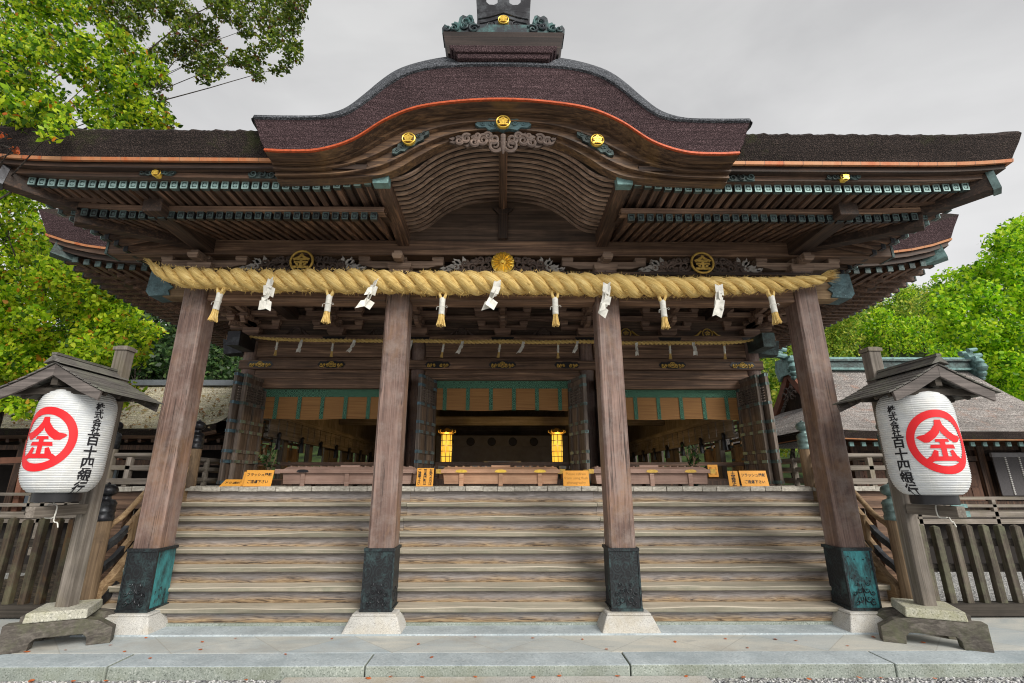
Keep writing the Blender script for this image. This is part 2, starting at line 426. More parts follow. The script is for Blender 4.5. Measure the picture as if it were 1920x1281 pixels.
xy = k.n('ShaderNodeSeparateXYZ'); k.l(k.n('ShaderNodeTexCoord').outputs['Object'], xy.inputs[0])
an = k.math('MULTIPLY', k.math('ARCTAN2', xy.outputs[0], xy.outputs[1]), 9 / (2 * math.pi))
seam = k.ramp(k.math('ABSOLUTE', k.math('SUBTRACT', k.math('FRACT', an), .5)), [(.0, 1.0), (.018, 0.0)])     # where the paper panels overlap
gr = k.noise(k.coord((1, 1, .7)), 3.1, 7, .7)
col = k.mix(k.ramp(gr, [(.45, 0.0), (.75, .5)]), k.ramp(n, [(.3, (.62, .65, .68)), (.65, (.76, .78, .78))]), (.60, .57, .49))
M['lantern'] = k.done(k.mix(k.math('MULTIPLY', seam, .6), col, (.84, .85, .85)), .55, k.bump(k.math('ADD', n, k.math('MULTIPLY', gr, 2.0)), .35, .008))
M['red'] = plain('red_lettering', (.78, .012, .018), .5, 0, .06, 8)
M['ink'] = plain('ink', (.012, .012, .016), .6, 0, .1)
M['sign'] = plain('orange_sign_board', (.80, .37, .055), .6, 0, .1, 6)
M['granite'] = granite('pale_granite', (.52, .51, .48), (.25, .24, .23), (.66, .65, .62), (.44, .36, .22), .4)
M['slab'] = granite('rough_granite_block', (.44, .43, .36), (.17, .17, .15), (.68, .66, .58), (.37, .36, .17), .5, 60)
M['kerb'] = granite('greenish_kerb_stone', (.30, .335, .30), (.14, .16, .14), (.47, .50, .46), (.20, .22, .15), .5, 70)
M['kerb_top'] = granite('blue_grey_kerb_top', (.45, .51, .54), (.34, .39, .42), (.58, .63, .65), (.27, .33, .36), .5, 50)
# paving: square slabs laid on the diagonal
k = NT('diagonal_paving'); v = k.coord((1, 1, 0), rot=(0, 0, R(45)))
q = k.n('ShaderNodeTexBrick', offset=0.0); k.l(v, q.inputs['Vector']); q.inputs['Scale'].default_value = 1.0
q.inputs['Brick Width'].default_value = .80; q.inputs['Row Height'].default_value = .80; q.inputs['Mortar Size'].default_value = .006; q.inputs['Mortar Smooth'].default_value = .1
q.inputs['Color1'].default_value = (.50, .55, .575, 1); q.inputs['Color2'].default_value = (.60, .59, .54, 1); q.inputs['Mortar'].default_value = (.47, .47, .44, 1)
n = k.noise(k.coord((.5, 1.6, 1), rot=(0, 0, R(18))), 2.4, 7, .65, .8); n2 = k.noise(k.coord(), 60, 3, .6)
col = k.mix(.8, q.outputs['Color'], k.ramp(n, [(.3, (.68, .76, .82)), (.7, (1.12, 1.08, 1.02))]), 'MULTIPLY')
col = k.mix(.35, col, k.ramp(n2, [(.3, .7), (.7, 1.2)]), 'MULTIPLY')
col = k.mix(k.ramp(k.noise(k.coord(), 1.1, 6, .7), [(.52, 0.0), (.72, .6)]), col, (.36, .32, .27))
col = k.mix(k.ramp(k.noise(k.coord((.6, 1.5, 1)), 2.7, 8, .75), [(.56, 0.0), (.70, .55)]), col, (.26, .29, .31))
M['paving'] = k.done(col, k.math('MULTIPLY_ADD', n, .3, .45), k.bump(k.math('ADD', n2, n), .12, .004), spec=.4)
k = NT('gravel_ground'); v = k.coord(); vo = k.voro(v, 42); c = k.voro(v, 42, out='Color'); sep = k.n('ShaderNodeSeparateColor'); k.l(c, sep.inputs[0])
M['gravel'] = k.done(k.ramp(sep.outputs[0], [(.1, (.16, .16, .16)), (.5, (.40, .40, .39)), (.9, (.62, .62, .6))]), .85, k.bump(vo, 1.0, .02))
k = NT('pebbles'); r = k.n('ShaderNodeNewGeometry').outputs['Random Per Island']
M['pebble'] = k.done(k.ramp(r, [(.05, (.12, .12, .13)), (.4, (.34, .35, .36)), (.7, (.52, .53, .54)), (1, (.72, .72, .70))]), .8)
# stair boards
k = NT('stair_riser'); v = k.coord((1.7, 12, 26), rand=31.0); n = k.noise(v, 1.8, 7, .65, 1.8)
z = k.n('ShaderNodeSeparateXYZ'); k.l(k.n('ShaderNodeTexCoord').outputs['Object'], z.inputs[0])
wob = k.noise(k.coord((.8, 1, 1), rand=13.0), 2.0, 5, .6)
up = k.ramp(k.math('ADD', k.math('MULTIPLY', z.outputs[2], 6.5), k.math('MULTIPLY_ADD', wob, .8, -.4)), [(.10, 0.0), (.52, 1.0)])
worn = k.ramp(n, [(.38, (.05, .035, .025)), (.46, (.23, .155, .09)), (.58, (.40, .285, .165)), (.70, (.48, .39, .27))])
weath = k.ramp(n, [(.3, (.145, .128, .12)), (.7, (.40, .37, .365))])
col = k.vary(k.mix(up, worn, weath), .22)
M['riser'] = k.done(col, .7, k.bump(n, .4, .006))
k = NT('stair_tread'); v = k.coord((.5, 14, 30), rand=31.0); n = k.noise(v, 2.2, 7, .65, .8); b2 = k.noise(k.coord((.6, 1, 1), rand=5.0), 1.6, 6, .7)
col = k.ramp(n, [(.3, (.30, .265, .21)), (.5, (.47, .415, .33)), (.7, (.62, .56, .46))])
col = k.mix(k.ramp(b2, [(.45, 0.0), (.68, .65)]), col, (.30, .29, .23))
M['nosing'] = wood('weathered_nosing', (.14, .125, .095), (.44, .40, .32), 'x', (.28, .25, .19), rough=.75, weather=(.20, .21, .155), vary=.2)
M['tread'] = k.done(k.vary(col, .15), .65, k.bump(n, .3, .005))
k = NT('deck_ends'); n = k.noise(k.coord((4, 4, 8), rand=0), 4, 6, .7); r = k.n('ShaderNodeNewGeometry').outputs['Random Per Island']
M['deck'] = k.done(k.mix(.6, k.ramp(n, [(.3, (.22, .20, .165)), (.7, (.62, .59, .52))]), k.ramp(r, [(0, .7), (1, 1.25)]), 'MULTIPLY'), .8, k.bump(n, .3, .004))
M['fence'] = wood('mossy_fence_timber', (.018, .013, .010), (.15, .105, .07), 'z', (.06, .042, .03), rough=.8, stain=(.26, .12, .03), stain_amt=.5, weather=(.13, .135, .075), vary=.4)
M['fence_g'] = wood('green_grey_fence_timber', (.03, .024, .018), (.20, .17, .135), 'z', (.09, .074, .058), rough=.8, weather=(.17, .185, .11), vary=.3)
M['ridge_wood'] = wood('black_brown_ridge_board', (.014, .011, .011), (.10, .07, .06), 'x', (.04, .029, .026), rough=.7)
M['blue_fitting'] = patina('blue_green_fitting', (.06, .09, .11), (.14, .25, .31), .6, 40, .3)
M['foot'] = wood('dark_weathered_foot', (.05, .043, .036), (.24, .215, .185), 'x', (.12, .105, .09), rough=.8, weather=(.12, .13, .07), vary=.2)
M['roof_board'] = wood('slate_grey_roof_board', (.045, .042, .04), (.24, .225, .21), 'y', (.12, .112, .105), rough=.8, weather=(.20, .21, .16), vary=.3)
M['barge'] = wood('dark_grey_board', (.05, .043, .04), (.25, .215, .20), 'x', (.125, .108, .10), rough=.75, vary=.2)
M['door_z'] = wood('grey_brown_door', (.05, .04, .034), (.33, .27, .225), 'z', (.155, .122, .10), rough=.65, vary=.2)
M['fence_rail'] = wood('dark_fence_rail', (.022, .018, .014), (.10, .085, .07), 'x', rough=.85)
M['newel_worn'] = wood('worn_newel', (.10, .065, .04), (.36, .26, .16), 'z', (.22, .15, .09), rough=.7, stain=(.05, .036, .028), stain_amt=.8)
M['box_wood'] = wood('fresh_cedar', (.40, .21, .12), (.66, .42, .27), 'x', (.54, .31, .19), rough=.55, vary=.1)
M['box_dusty'] = wood('dusty_cedar', (.24, .145, .11), (.44, .31, .255), 'x', (.34, .22, .175), rough=.6, vary=.1)
k = NT('bamboo_blind'); v = k.coord((.6, 1, 60)); n = k.noise(v, 2.0, 3, .6)
M['blind'] = k.done(k.ramp(n, [(.3, (.22, .10, .032)), (.7, (.46, .235, .075))]), .65, k.bump(n, .5, .004))
k = NT('green_brocade'); v = k.coord(); vo = k.voro(v, 9, rnd=.2); ring = k.math('SINE', k.math('MULTIPLY', vo, 36.0)); n = k.noise(v, 45, 4, .7)
M['brocade'] = k.done(k.mix(k.ramp(k.math('ADD', ring, n), [(.35, 0.0), (.8, 1.0)]), (.03, .085, .058), (.12, .30, .195)), .8)
M['gold_lamp'] = None
k = NT('lamp_glow'); e = k.n('ShaderNodeEmission'); g = k.noise(k.coord((1, 1, 1)), 3.0, 2, .5)
k.l(k.ramp(g, [(.3, (1.0, .36, .015)), (.7, (1.0, .66, .08))]), e.inputs['Color']); e.inputs['Strength'].default_value = .62
k.l(e.outputs[0], k.out.inputs['Surface']); M['glow'] = k.m
M['grey_cloth'] = plain('grey_cloth', (.30, .30, .32), .9, 0, .2, 5)
M['white_cloth'] = plain('white_cloth', (.62, .62, .60), .8, 0, .1, 5)
M['tree_bark'] = bark('tree_bark', (.018, .014, .012), (.05, .04, .033), (.11, .095, .08), 18, (1, 1, .4))
M['leaf_near'] = leafmat('maple_leaves', [(.0, (.02, .06, .006)), (.28, (.10, .25, .010)), (.55, (.36, .58, .02)), (.9, (.70, .82, .04)), (.972, (.60, .62, .03)), (.98, (.70, .26, .03)), (1, (.68, .18, .02))], .5)  # darkest leaves put the shade of the gaps into the colour
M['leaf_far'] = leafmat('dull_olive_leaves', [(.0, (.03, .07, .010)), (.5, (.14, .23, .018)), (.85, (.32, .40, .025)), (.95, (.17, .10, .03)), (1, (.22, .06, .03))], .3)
M['leaf_gold'] = leafmat('yellow_green_leaves', [(.0, (.03, .09, .008)), (.26, (.20, .42, .014)), (.5, (.54, .78, .03)), (.92, (.78, .88, .06)), (.955, (.7, .6, .03)), (.965, (.72, .34, .04)), (1, (.66, .22, .03))], .5)  # dark end of the ramp stands in for shade between leaves
M['leaf_dark'] = leafmat('dark_evergreen_leaves', [(.0, (.012, .032, .010)), (.5, (.035, .085, .022)), (.85, (.075, .15, .035)), (1, (.13, .20, .05))], .25)
M['leaf_bright'] = leafmat('bright_green_leaves', [(.0, (.03, .11, .006)), (.28, (.19, .46, .010)), (.6, (.48, .80, .02)), (1, (.72, .88, .04))], .5)  # deepest green stands in for shade inside the crown
M['leaf_hill'] = leafmat('hill_leaves', [(.0, (.05, .14, .014)), (.4, (.24, .42, .03)), (.75, (.48, .60, .06)), (1, (.68, .66, .10))], .4)
M['leaf_fall'] = leafmat('fallen_leaf', [(.0, (.55, .10, .03)), (.5, (.62, .16, .04)), (1, (.45, .08, .04))], .1)
M['hill'] = bark('hillside', (.01, .018, .006), (.03, .05, .012), (.05, .08, .02), 1.2)
M['rafter_caps'] = M['patina_cap']
# ------------------------------------------------------------------ the shrine hall: porch, roofs, stairs, veranda, doors
WORLD_ROOTS = set()
def attach(o, parent):
    o.parent = parent
    if parent in WORLD_ROOTS: o.matrix_parent_inverse = Matrix.Translation(-Vector(parent.location))

hall = thing('shrine_hall', 'large dark timber shrine hall with bark roof, curved front gable and wide wooden stairs', 'shrine', (0, 9.6, 0))
WORLD_ROOTS.add(hall)

M['capital'] = wood('pale_brown_capital', (.09, .06, .045), (.50, .36, .27), 'x', (.27, .185, .135), rough=.6)
# --- porch posts
def scroll(b, cx, cz, y, r, turns=1.6, sgn=1, a0=0.0, th=.018, grow=.0):
    n = 26; pts = []; rr = []
    for q in range(n):
        t = q / (n - 1); a = a0 + sgn * t * turns * 2 * math.pi; q_ = r * (1 - t * .82)
        pts.append((cx + q_ * math.cos(a), y - .012 * math.sin(t * 3), cz + q_ * math.sin(a))); rr.append(th * (1 - .55 * t))
    b.tube(pts, rr, 6)
def porch_post(x, teal_faces):
    b = MB(); y = 6.55; a = .165; c = .028
    oct_ = [(-a + c, -a), (a - c, -a), (a, -a + c), (a, a - c), (a - c, a), (-a + c, a), (-a, a - c), (-a, -a + c)]
    b.prism(oct_, lambda u, v, t: (x + u, y + v, t), .86, 4.64)
    p = b.build('post', M['post'], hall, bevel=.004)
    s = MB(); a2 = .178
    s.hexa([(x - a2, y - a2, .20), (x + a2, y - a2, .20), (x + a2, y + a2, .20), (x - a2, y + a2, .20),
            (x - a2, y - a2, .885), (x + a2, y - a2, .885), (x + a2, y + a2, .885), (x - a2, y + a2, .885)])
    for k, f in enumerate(s.f):
        # faces of hexa: bottom, top, front(-y), right(+x), back, left(-x)
        s.mi[k] = 1 if ['b', 't', 'f', 'r', 'k', 'l'][k] in teal_faces else 0
    s.build('metal_sleeve', [M['sleeve'], M['sleeve_teal']], p, bevel=.006)
    t = MB()
    for z0, z1, e in ((.87, .905, .014), (.20, .237, .014)): t.box(x - a2 - e, x + a2 + e, y - a2 - e, y + a2 + e, z0, z1)
    for sx in (-1, 1):
        t.box(x + sx * (a2 - .012), x + sx * (a2 + .008), y - a2 - .008, y - a2 + .02, .237, .87)
    random.seed(int(x * 10) + 50)
    for fx in (-.11, .11, -.04, .07):
        for z in (.34, .56, .80): t.disc((x + fx, y - a2 - .006, z + random.uniform(-.04, .04)), .008, .01, 8)
    t.build('sleeve_band', M['sleeve'], p)
    sc = MB(); yy = y - a2 - .003         # chased vine scrolls standing just proud of the front
    sc.tube([(x, yy, .27), (x + .01, yy, .34), (x, yy, .42), (x - .008, yy, .50)], [.006, .005, .005, .003], 5)
    for q in (-1, 1):
        for dx, z, r, tn in ((.055, .335, .045, 1.3), (.10, .295, .032, 1.1), (.045, .43, .036, 1.2), (.11, .40, .030, 1.2), (.07, .50, .024, 1.0)):
            scroll(sc, x + q * dx, z, yy, r, tn, q, 2.6 if q > 0 else .55, .0055)
    inner = -1 if x > 0 else 1
    for q in (-1, 1):
        for dy, z, r, tn in ((.055, .335, .045, 1.3), (.10, .295, .032, 1.1), (.045, .43, .036, 1.2), (.11, .40, .030, 1.2)):
            o_ = len(sc.v); scroll(sc, q * dy, z, 0, r, tn, q, 2.6 if q > 0 else .55, .0055)
            sc.v[o_:] = [(x + inner * (a2 + .003) + v_[1] * inner, y + v_[0], v_[2]) for v_ in sc.v[o_:]]
    sc.build('chased_scroll', M['bronze'], p, smooth=True)
    g = MB(); g.frustum(x, y, -.01, .18, .355, .355, .268, .268); g.frustum(x, y, .18, .205, .268, .268, .255, .255)
    g.build('base_stone', M['granite'], p, bevel=.018)
    return p
PX = (-4.37, -1.495, 1.495, 4.37)
porch_post(PX[0], 'r'); porch_post(PX[1], ''); porch_post(PX[2], ''); porch_post(PX[3], 'f')

# --- head tie beam behind the thick rope, its carved ends, the purlin above
b = MB()
for x0, x1 in ((-4.205, -1.66), (-1.33, 1.33), (1.66, 4.205)): b.box(x0, x1, 6.42, 6.68, 4.16, 4.53)
b.build('tie_beam', M['beam'], hall, bevel=.02)
for s in (-1, 1):
    b = MB(); b.box(s * 4.535, s * 4.86, 6.44, 6.66, 4.22, 4.55)
    o = b.build('tie_beam_end', M['tan_x'], hall, bevel=.015)
    c = MB()
    outl = [(4.74, 4.24), (5.02, 4.22), (5.08, 4.29), (5.06, 4.60), (4.76, 4.60), (4.80, 4.52), (4.73, 4.47), (4.78, 4.42), (4.71, 4.36), (4.77, 4.31)]
    c.prism(outl, lambda u, v, t: (s * u, t, v), 6.41, 6.69)
    c.build('metal_cap', M['patina_plate'], o)
b = MB(); b.box(-4.62, 4.62, 6.36, 6.74, 4.555, 4.60)
b.build('capping_board', M['dark_x'], hall, bevel=.006)
b = MB(); b.box(-5.76, 5.76, 6.38, 6.62, 4.862, 5.10); o = b.build('eave_beam', M['beam'], hall, bevel=.012)
b = MB()
for s in (-1, 1): b.box(s * 5.765, s * 5.73, 6.37, 6.63, 4.855, 5.108)
b.build('beam_end_cap', M['patina_dim'], o)
for s in (-1, 1):
    b = MB(); b.box(s * 4.20, s * 4.44, 5.25, 9.4, 4.88, 5.09); b.build('side_beam', M['dark_y'], hall, bevel=.01)

def block(b, x, y, z, w, h, d=None):
    d = d or w
    b.frustum(x, y, z, z + h * .45, w * .36, d * .36, w * .5, d * .5); b.box(x - w / 2, x + w / 2, y - d / 2, y + d / 2, z + h * .45, z + h)
for i, x in enumerate(PX):
    b = MB(); block(b, x, 6.53, 4.60, .34, .13)
    b.box(x - .62, x + .62, 6.46, 6.60, 4.73, 4.80)
    b.frustum(x, 6.53, 4.69, 4.73, .38, .06, .55, .07)
    for q in (-.54, 0, .54): block(b, x + q, 6.53, 4.78, .17, .085)
    b.box(x - .055, x + .055, 6.22, 6.84, 4.735, 4.85); block(b, x, 6.26, 4.72, .15, .08)
    b.build('bracket_block', M['capital'], hall, bevel=.006)

# --- carved scroll panels with medallions
def leaf_shape(b, x, z, y, l, ang, w=.35, th=.03):
    ca, sa = math.cos(ang), math.sin(ang)
    out = [(0, -.08), (.35, -w * .5), (.7, -w * .42), (1, .12), (.72, w * .2), (.62, w * .55), (.3, w * .5)]
    b.prism([(x + l * (u * ca - v * sa), z + l * (u * sa + v * ca)) for u, v in out], lambda u, v, t: (u, t, v), y, y + th)
def carved_panel(x0, pale=True):
    b = MB(); y = 6.40
    for s in (-1, 1):
        for dx, dz, r, a0, sg in ((.24, 4.70, .085, 3.0, 1), (.33, 4.79, .062, .5, -1), (.44, 4.665, .075, 2.4, -1), (.55, 4.73, .055, 2.0, 1), (.30, 4.63, .05, 1.0, 1),
                                  (.62, 4.66, .055, .6, -1), (.20, 4.80, .045, .5, -1), (.40, 4.74, .04, .2, 1)):
            scroll(b, x0 + s * dx, dz, y, r, 1.5, sg * s, a0 if s > 0 else math.pi - a0, .024)
        for dx, dz, l, a in ((.25, 4.62, .2, .35), (.36, 4.80, .16, -.3), (.46, 4.63, .22, .25), (.18, 4.74, .13, 1.0), (.5, 4.76, .15, -.6), (.3, 4.72, .15, .9)):
            leaf_shape(b, x0 + s * dx, dz, y + .01, l, a if s > 0 else math.pi - a, .4 if s > 0 else -.4, .05)
    b.box(x0 - .9, x0 + .9, y + .012, y + .05, 4.603, 4.635)
    o = b.build('carved_panel', M['carving'], hall, smooth=True)
    w = MB()
    for s in (-1, 1):
        for dx, dz, l, a in ((.60, 4.69, .17, .9), (.66, 4.66, .17, .25), (.72, 4.64, .15, -.05), (.56, 4.72, .13, 1.5), (.80, 4.635, .12, .3), (.63, 4.72, .12, .5)):
            leaf_shape(w, x0 + s * dx, dz, y - .01, l, a if s > 0 else math.pi - a, .42 if s > 0 else -.42, .05)
        scroll(w, x0 + s * .68, 4.665, y - .005, .05, 1.2, s, 2.0, .02)
    w.build('pale_leaf_tip', M['carving_pale'], o, smooth=True)
    return o
def crest(parent, x, y, z, r, dome=True, name='crest', tilt=0.0, old=False):
    g = M['gold_old'] if old else M['gold']
    b = MB()
    if dome: b.disc((x, y - .035, z), r * .93, .05, 28)
    o = b.build(name, g if dome else M['dark_x'], parent, smooth=True) if dome else None
    c = MB(); c.torus((x, y - .04, z), r * .9, r * .10, 36, 8)
    for k in range(3): pass
    text_on(c, '金', r * 1.35, lambda u, v: (x + u, y - .062, z + v), bold=.035)
    text_on(c, '金', r * 1.35, lambda u, v: (x + u, y - .050, z + v), bold=.035)
    if dome:
        d2 = MB(); d2.disc((x, y - .046, z), r * .80, .012, 28); d2.build('crest_field', M['black'] if not dome else plain_field, o)
    q = c.build('crest_ring' if dome else name, g, o if dome else parent, smooth=True)
    return o or q
plain_field = plain('shaded_gilding', (.09, .045, .008), .5, .3, .3, 30)
for x in (-2.89, 0.0, 2.89):
    p = carved_panel(x)
    if x == 0:
        b = MB(); b.disc((0, 6.34, 4.73), .165, .03, 48)
        o = b.build('chrysanthemum_crest', M['gold'], p, smooth=True)
        q = MB()
        for k in range(16):
            a = 2 * math.pi * (k + .5) / 16; a2 = a + math.pi / 16; a1 = a - math.pi / 16
            P = lambda r, t, yy: (r * math.cos(t), yy, 4.73 + r * math.sin(t))
            q.add([P(.03, a, 6.325), P(.10, a1 + .03, 6.335), P(.155, a1 + .05, 6.335), P(.168, a, 6.33), P(.155, a2 - .05, 6.335), P(.10, a2 - .03, 6.335), P(.12, a, 6.312)],
                  [(0, 1, 6), (1, 2, 6), (2, 3, 6), (3, 4, 6), (4, 5, 6), (5, 0, 6)])
        q.disc((0, 6.312, 4.73), .026, .02, 16)
        q.build('petal_ring', M['gold'], p)
    else:
        crest(p, x, 6.37, 4.73, .175, dome=False, old=True, name='ring_crest')

# --- rafters of the porch roof
A, B_ = 6.03, 4.80
FP = .121
def rafter_mesh(L, slope, w=.068, h=.088):
    b = MB(); b.beam((0, .012, .012 * slope), (0, L, L * slope), w, h, up=(0, 0, 1)); return b
def cap_mesh(w=.080, h=.098):
    b = MB(); b.cur = 0; b.box(-w / 2, w / 2, -.012, .04, -h / 2, h / 2); b.mi[-4] = 2; b.cur = 1
    for x0, x1, z0, z1 in ((-w / 2, w / 2, h / 2 - .014, h / 2 + .001), (-w / 2, w / 2, -h / 2 - .001, -h / 2 + .014), (-w / 2 - .001, -w / 2 + .014, -h / 2 + .013, h / 2 - .013), (w / 2 - .014, w / 2 + .001, -h / 2 + .013, h / 2 - .013)):
        b.box(x0, x1, -.02, -.011, z0, z1)
    b.disc((0, -.018, 0), .022, .008, 14); return b
_rm = {}
def rafter(name, loc, rz, L, slope, capmat):
    key = (name, round(L, 1), capmat)
    if key not in _rm:
        o = rafter_mesh(L, slope).build(name, M['eave_y'], hall)
        c = cap_mesh().build('end_cap', [M['patina_dim' if capmat == 'patina_cap' else 'bronze'], M['patina_lite' if capmat == 'patina_cap' else 'patina_dim'], M['patina_shadow' if capmat == 'patina_cap' else 'bronze']], o)
        _rm[key] = (o, c)
    else:
        o0, c0 = _rm[key]; o = o0.copy(); COL.objects.link(o); c = c0.copy(); COL.objects.link(c); c.parent = o
    o.location = loc; o.rotation_euler = (0, 0, rz); return o
hipK = 10.83
xs = [1.63 + FP * i for i in range(35)]
for s in (-1, 1):
    for i, x in enumerate(xs):
        up = .06 * (max(0, (x - 4.2) / 1.6)) ** 3
        kz = max(0, (2.25 - x) / .6) ** 1.5 * .07                    # the innermost ones lift with the curved gable
        rafter('flying_rafter', (s * x, 5.04, 5.095 + up + kz), 0, .85 if x < 5.2 else max(.3, round(hipK - x - 5.0, 1)), -.03, 'patina_cap')
    for i, x in enumerate(xs[:32]):
        up = .05 * (max(0, (x - 4.0) / 1.45)) ** 3
        L = 1.2 if x < 4.2 else max(.3, round(hipK - x - 5.38, 1))
        rafter('base_rafter', (s * x, 5.41, 4.91 + up), 0, L, .225, 'patina_dim')
    for i in range(14):
        y = 5.3 + .172 * i
        rafter('flying_rafter', (s * 5.79, y, 5.10 + .05 * max(0, (5.9 - y)) ** 3), s * math.pi / 2, .8, -.03, 'patina_cap')
        if y > 5.6: rafter('base_rafter', (s * 5.42, y, 4.91), s * math.pi / 2, 1.2, .225, 'patina_dim')

def rough_z(x): return .007 * math.sin(x * 23.1) + .006 * math.sin(x * 47.3 + 1) + .004 * math.sin(x * 91.7 + 2)
def eave_loft(section, xin=2.45, yend=9.4, closed=False, up=.06, mats=None, rough=False, A=A, B=B_, hipin=True):
    out_ = []
    for s in (-1, 1):
        b = MB(); out_.append(b); cs = []
        for o, z in section:
            Ao, Bo = A + o, B - o; line = []
            for t in np.linspace(0, 1, 150 if rough else 22):
                x = xin + (Ao - xin) * t
                line.append((s * x, Bo, z + (rough_z(x) if rough and z > 5.55 else 0) + up * max(0, (t * Ao - (Ao - 2.2)) / 2.2) ** 3))
            for t in np.linspace(0, 1, 16)[1:]:
                y = Bo + (yend - Bo) * t
                line.append((s * Ao, y, z + up * max(0, 1 - (y - Bo) / 2.2) ** 3))
            cs.append(line)
        if closed: cs.append(cs[0])
        b.loft(cs)
    return Pair(out_)
class Pair:
    def __init__(s, bs): s.bs = bs
    def build(s, *a, **k): return [b.build(*a, **k) for b in s.bs]
eave_loft([(0.0, 5.30), (.02, 5.36), (.07, 5.49), (.10, 5.59)], 2.3, rough=True).build('eave_bark_edge', M['bark_dark'], hall)
eave_loft([(.10, 5.59), (.085, 5.62), (.02, 5.665), (-.3, 5.82), (-1.2, 6.28), (-2.6, 7.05), (-3.6, 7.7)], 2.3, yend=11, rough=True).build('porch_roof', M['bark_dark'], hall, smooth=True)
eave_loft([(.004, 5.262), (.010, 5.302), (-.03, 5.302), (-.03, 5.262)], 2.3, closed=True).build('eave_strip', M['copper'], hall)
eave_loft([(-.03, 5.275), (-.45, 5.275)], 1.6).build('eave_underlay', M['dark_x'], hall)
eave_loft([(-.05, 5.205), (-.05, 5.268), (-.26, 5.268), (-.26, 5.205)], 1.6, closed=True).build('eave_board', M['dark_x'], hall)
eave_loft([(-.14, 5.14), (-.14, 5.203), (-.32, 5.203), (-.32, 5.14)], 1.6, closed=True).build('eave_board', M['eave_x'], hall)
eave_loft([(-.21, 5.143), (-1.1, 5.118)], 1.5).build('soffit_board', M['dark_x'], hall)
eave_loft([(-.57, 4.958), (-.57, 5.025), (-.70, 5.025), (-.70, 4.958)], 1.5, closed=True).build('rafter_ledge', M['beam'], hall)
eave_loft([(-.64, 4.967), (-2.4, 5.365)], 1.5).build('soffit_board', M['dark_x'], hall)
for s in (-1, 1):
    b = MB(); b.beam((s * 3.9, 6.93, 5.12), (s * 5.40, 5.43, 4.90), .17, .2); b.beam((s * 5.1, 5.73, 5.03), (s * 5.88, 4.95, 5.13), .17, .22)
    o = b.build('hip_rafter', M['dark_x'], hall, bevel=.008)
    c = MB(); c.beam((s * 5.86, 4.97, 5.128), (s * 5.91, 4.92, 5.135), .19, .25); c.build('end_cap', M['bronze_green' if s > 0 else 'bronze'], o)
for s in (-1, 1):
    o = crest(hall, s * 4.07, 4.94, 5.175, .055, name='small_crest')
    b = MB()
    for q in (-1, 1):
        for dx, r in ((.11, .04), (.18, .03), (.07, .03)): scroll(b, s * 4.07 + q * dx, 5.185, 4.925, r, 1.3, q, .5, .010)
        leaf_shape(b, s * 4.07 + q * .06, 5.18, 4.925, .16, 0 if q > 0 else math.pi, .35 * q, .012)
    b.build('crest_scroll', M['patina_dim'], o)
    b = MB()
    for q in np.linspace(2.3, 2.95, 7): scroll(b, s * q, 5.17 + .01 * math.sin(q * 9), 4.925, .05, 1.4, 1 if int(q * 10) % 2 else -1, q, .012)
    b.box(s * 2.2, s * 3.0, 4.93, 4.945, 5.13, 5.20)
    b.build('joint_plate', M['patina_dim'], hall)

# --- curved front gable
low = [(-2.693, 5.262), (-2.40, 5.25), (-2.065, 5.275), (-1.714, 5.413), (-1.368, 5.683), (-1.007, 5.862), (-.512, 5.953), (0, 5.984)]
rim = [(-2.825, 5.64), (-2.45, 5.635), (-2.076, 5.645), (-1.80, 5.70), (-1.559, 5.894), (-1.344, 6.114), (-1.116, 6.277), (-.805, 6.375), (-.4, 6.41), (0, 6.418)]
out = [(-3.014, 5.83), (-2.70, 5.835), (-2.40, 5.88), (-2.1, 5.96), (-1.90, 6.06), (-1.711, 6.254), (-1.532, 6.46), (-1.344, 6.63), (-1.103, 6.745), (-.772, 6.84), (-.4, 6.885), (0, 6.90)]
lo = [(-2.65, 5.075), (-2.30, 5.085), (-1.95, 5.10), (-1.6, 5.13), (-1.40, 5.17), (-1.20, 5.27), (-1.03, 5.40), (-.715, 5.598), (-.398, 5.69), (0, 5.712)]
NK = 97
def kc(h): return catmull(mirror_curve(h), NK)
low, rim, out, lo = kc(low), kc(rim), kc(out), kc(lo)
at = lambda c, y, dz=0.0: [(x, y, z + dz) for x, z in c]
def lerp(a, b, t): return a * (1 - t) + b * t
b = MB(); b.loft([at(low, 4.62, .035), at(lerp(low, rim, .33), 4.60), at(lerp(low, rim, .66), 4.585), at(rim, 4.56)])
o = b.build('gable_bark_edge', M['bark_face'], hall, smooth=True)
b = MB(); b.loft([at(low, 4.615, .036), at(low, 4.61, .008), at(low, 4.66, .006)]); b.build('gable_strip', M['copper_red'], o, smooth=False)
b = MB(); b.loft([at(rim, 4.56, 0), at(rim, 4.535, .012), at(rim, 4.54, .045), at(lerp(rim, out, .22), 4.585), at(lerp(rim, out, .5), 4.65), at(lerp(rim, out, .8), 4.75), at(out, 4.86), at(out, 5.1, .10), at(out, 8.4, .28)])
b.build('gable_roof', M['bark_top'], hall, smooth=True)
b = MB()
for k in (0, NK - 1):
    pts = [(low[k][0], 4.62, low[k][1]), (rim[k][0], 4.56, rim[k][1]), (out[k][0], 4.86, out[k][1]), (out[k][0], 6.4, out[k][1] + .25), (low[k][0], 6.4, low[k][1])]
    b.add(pts, [(0, 1, 2, 3, 4)])
b.build('gable_end', M['bark_dark'], hall)
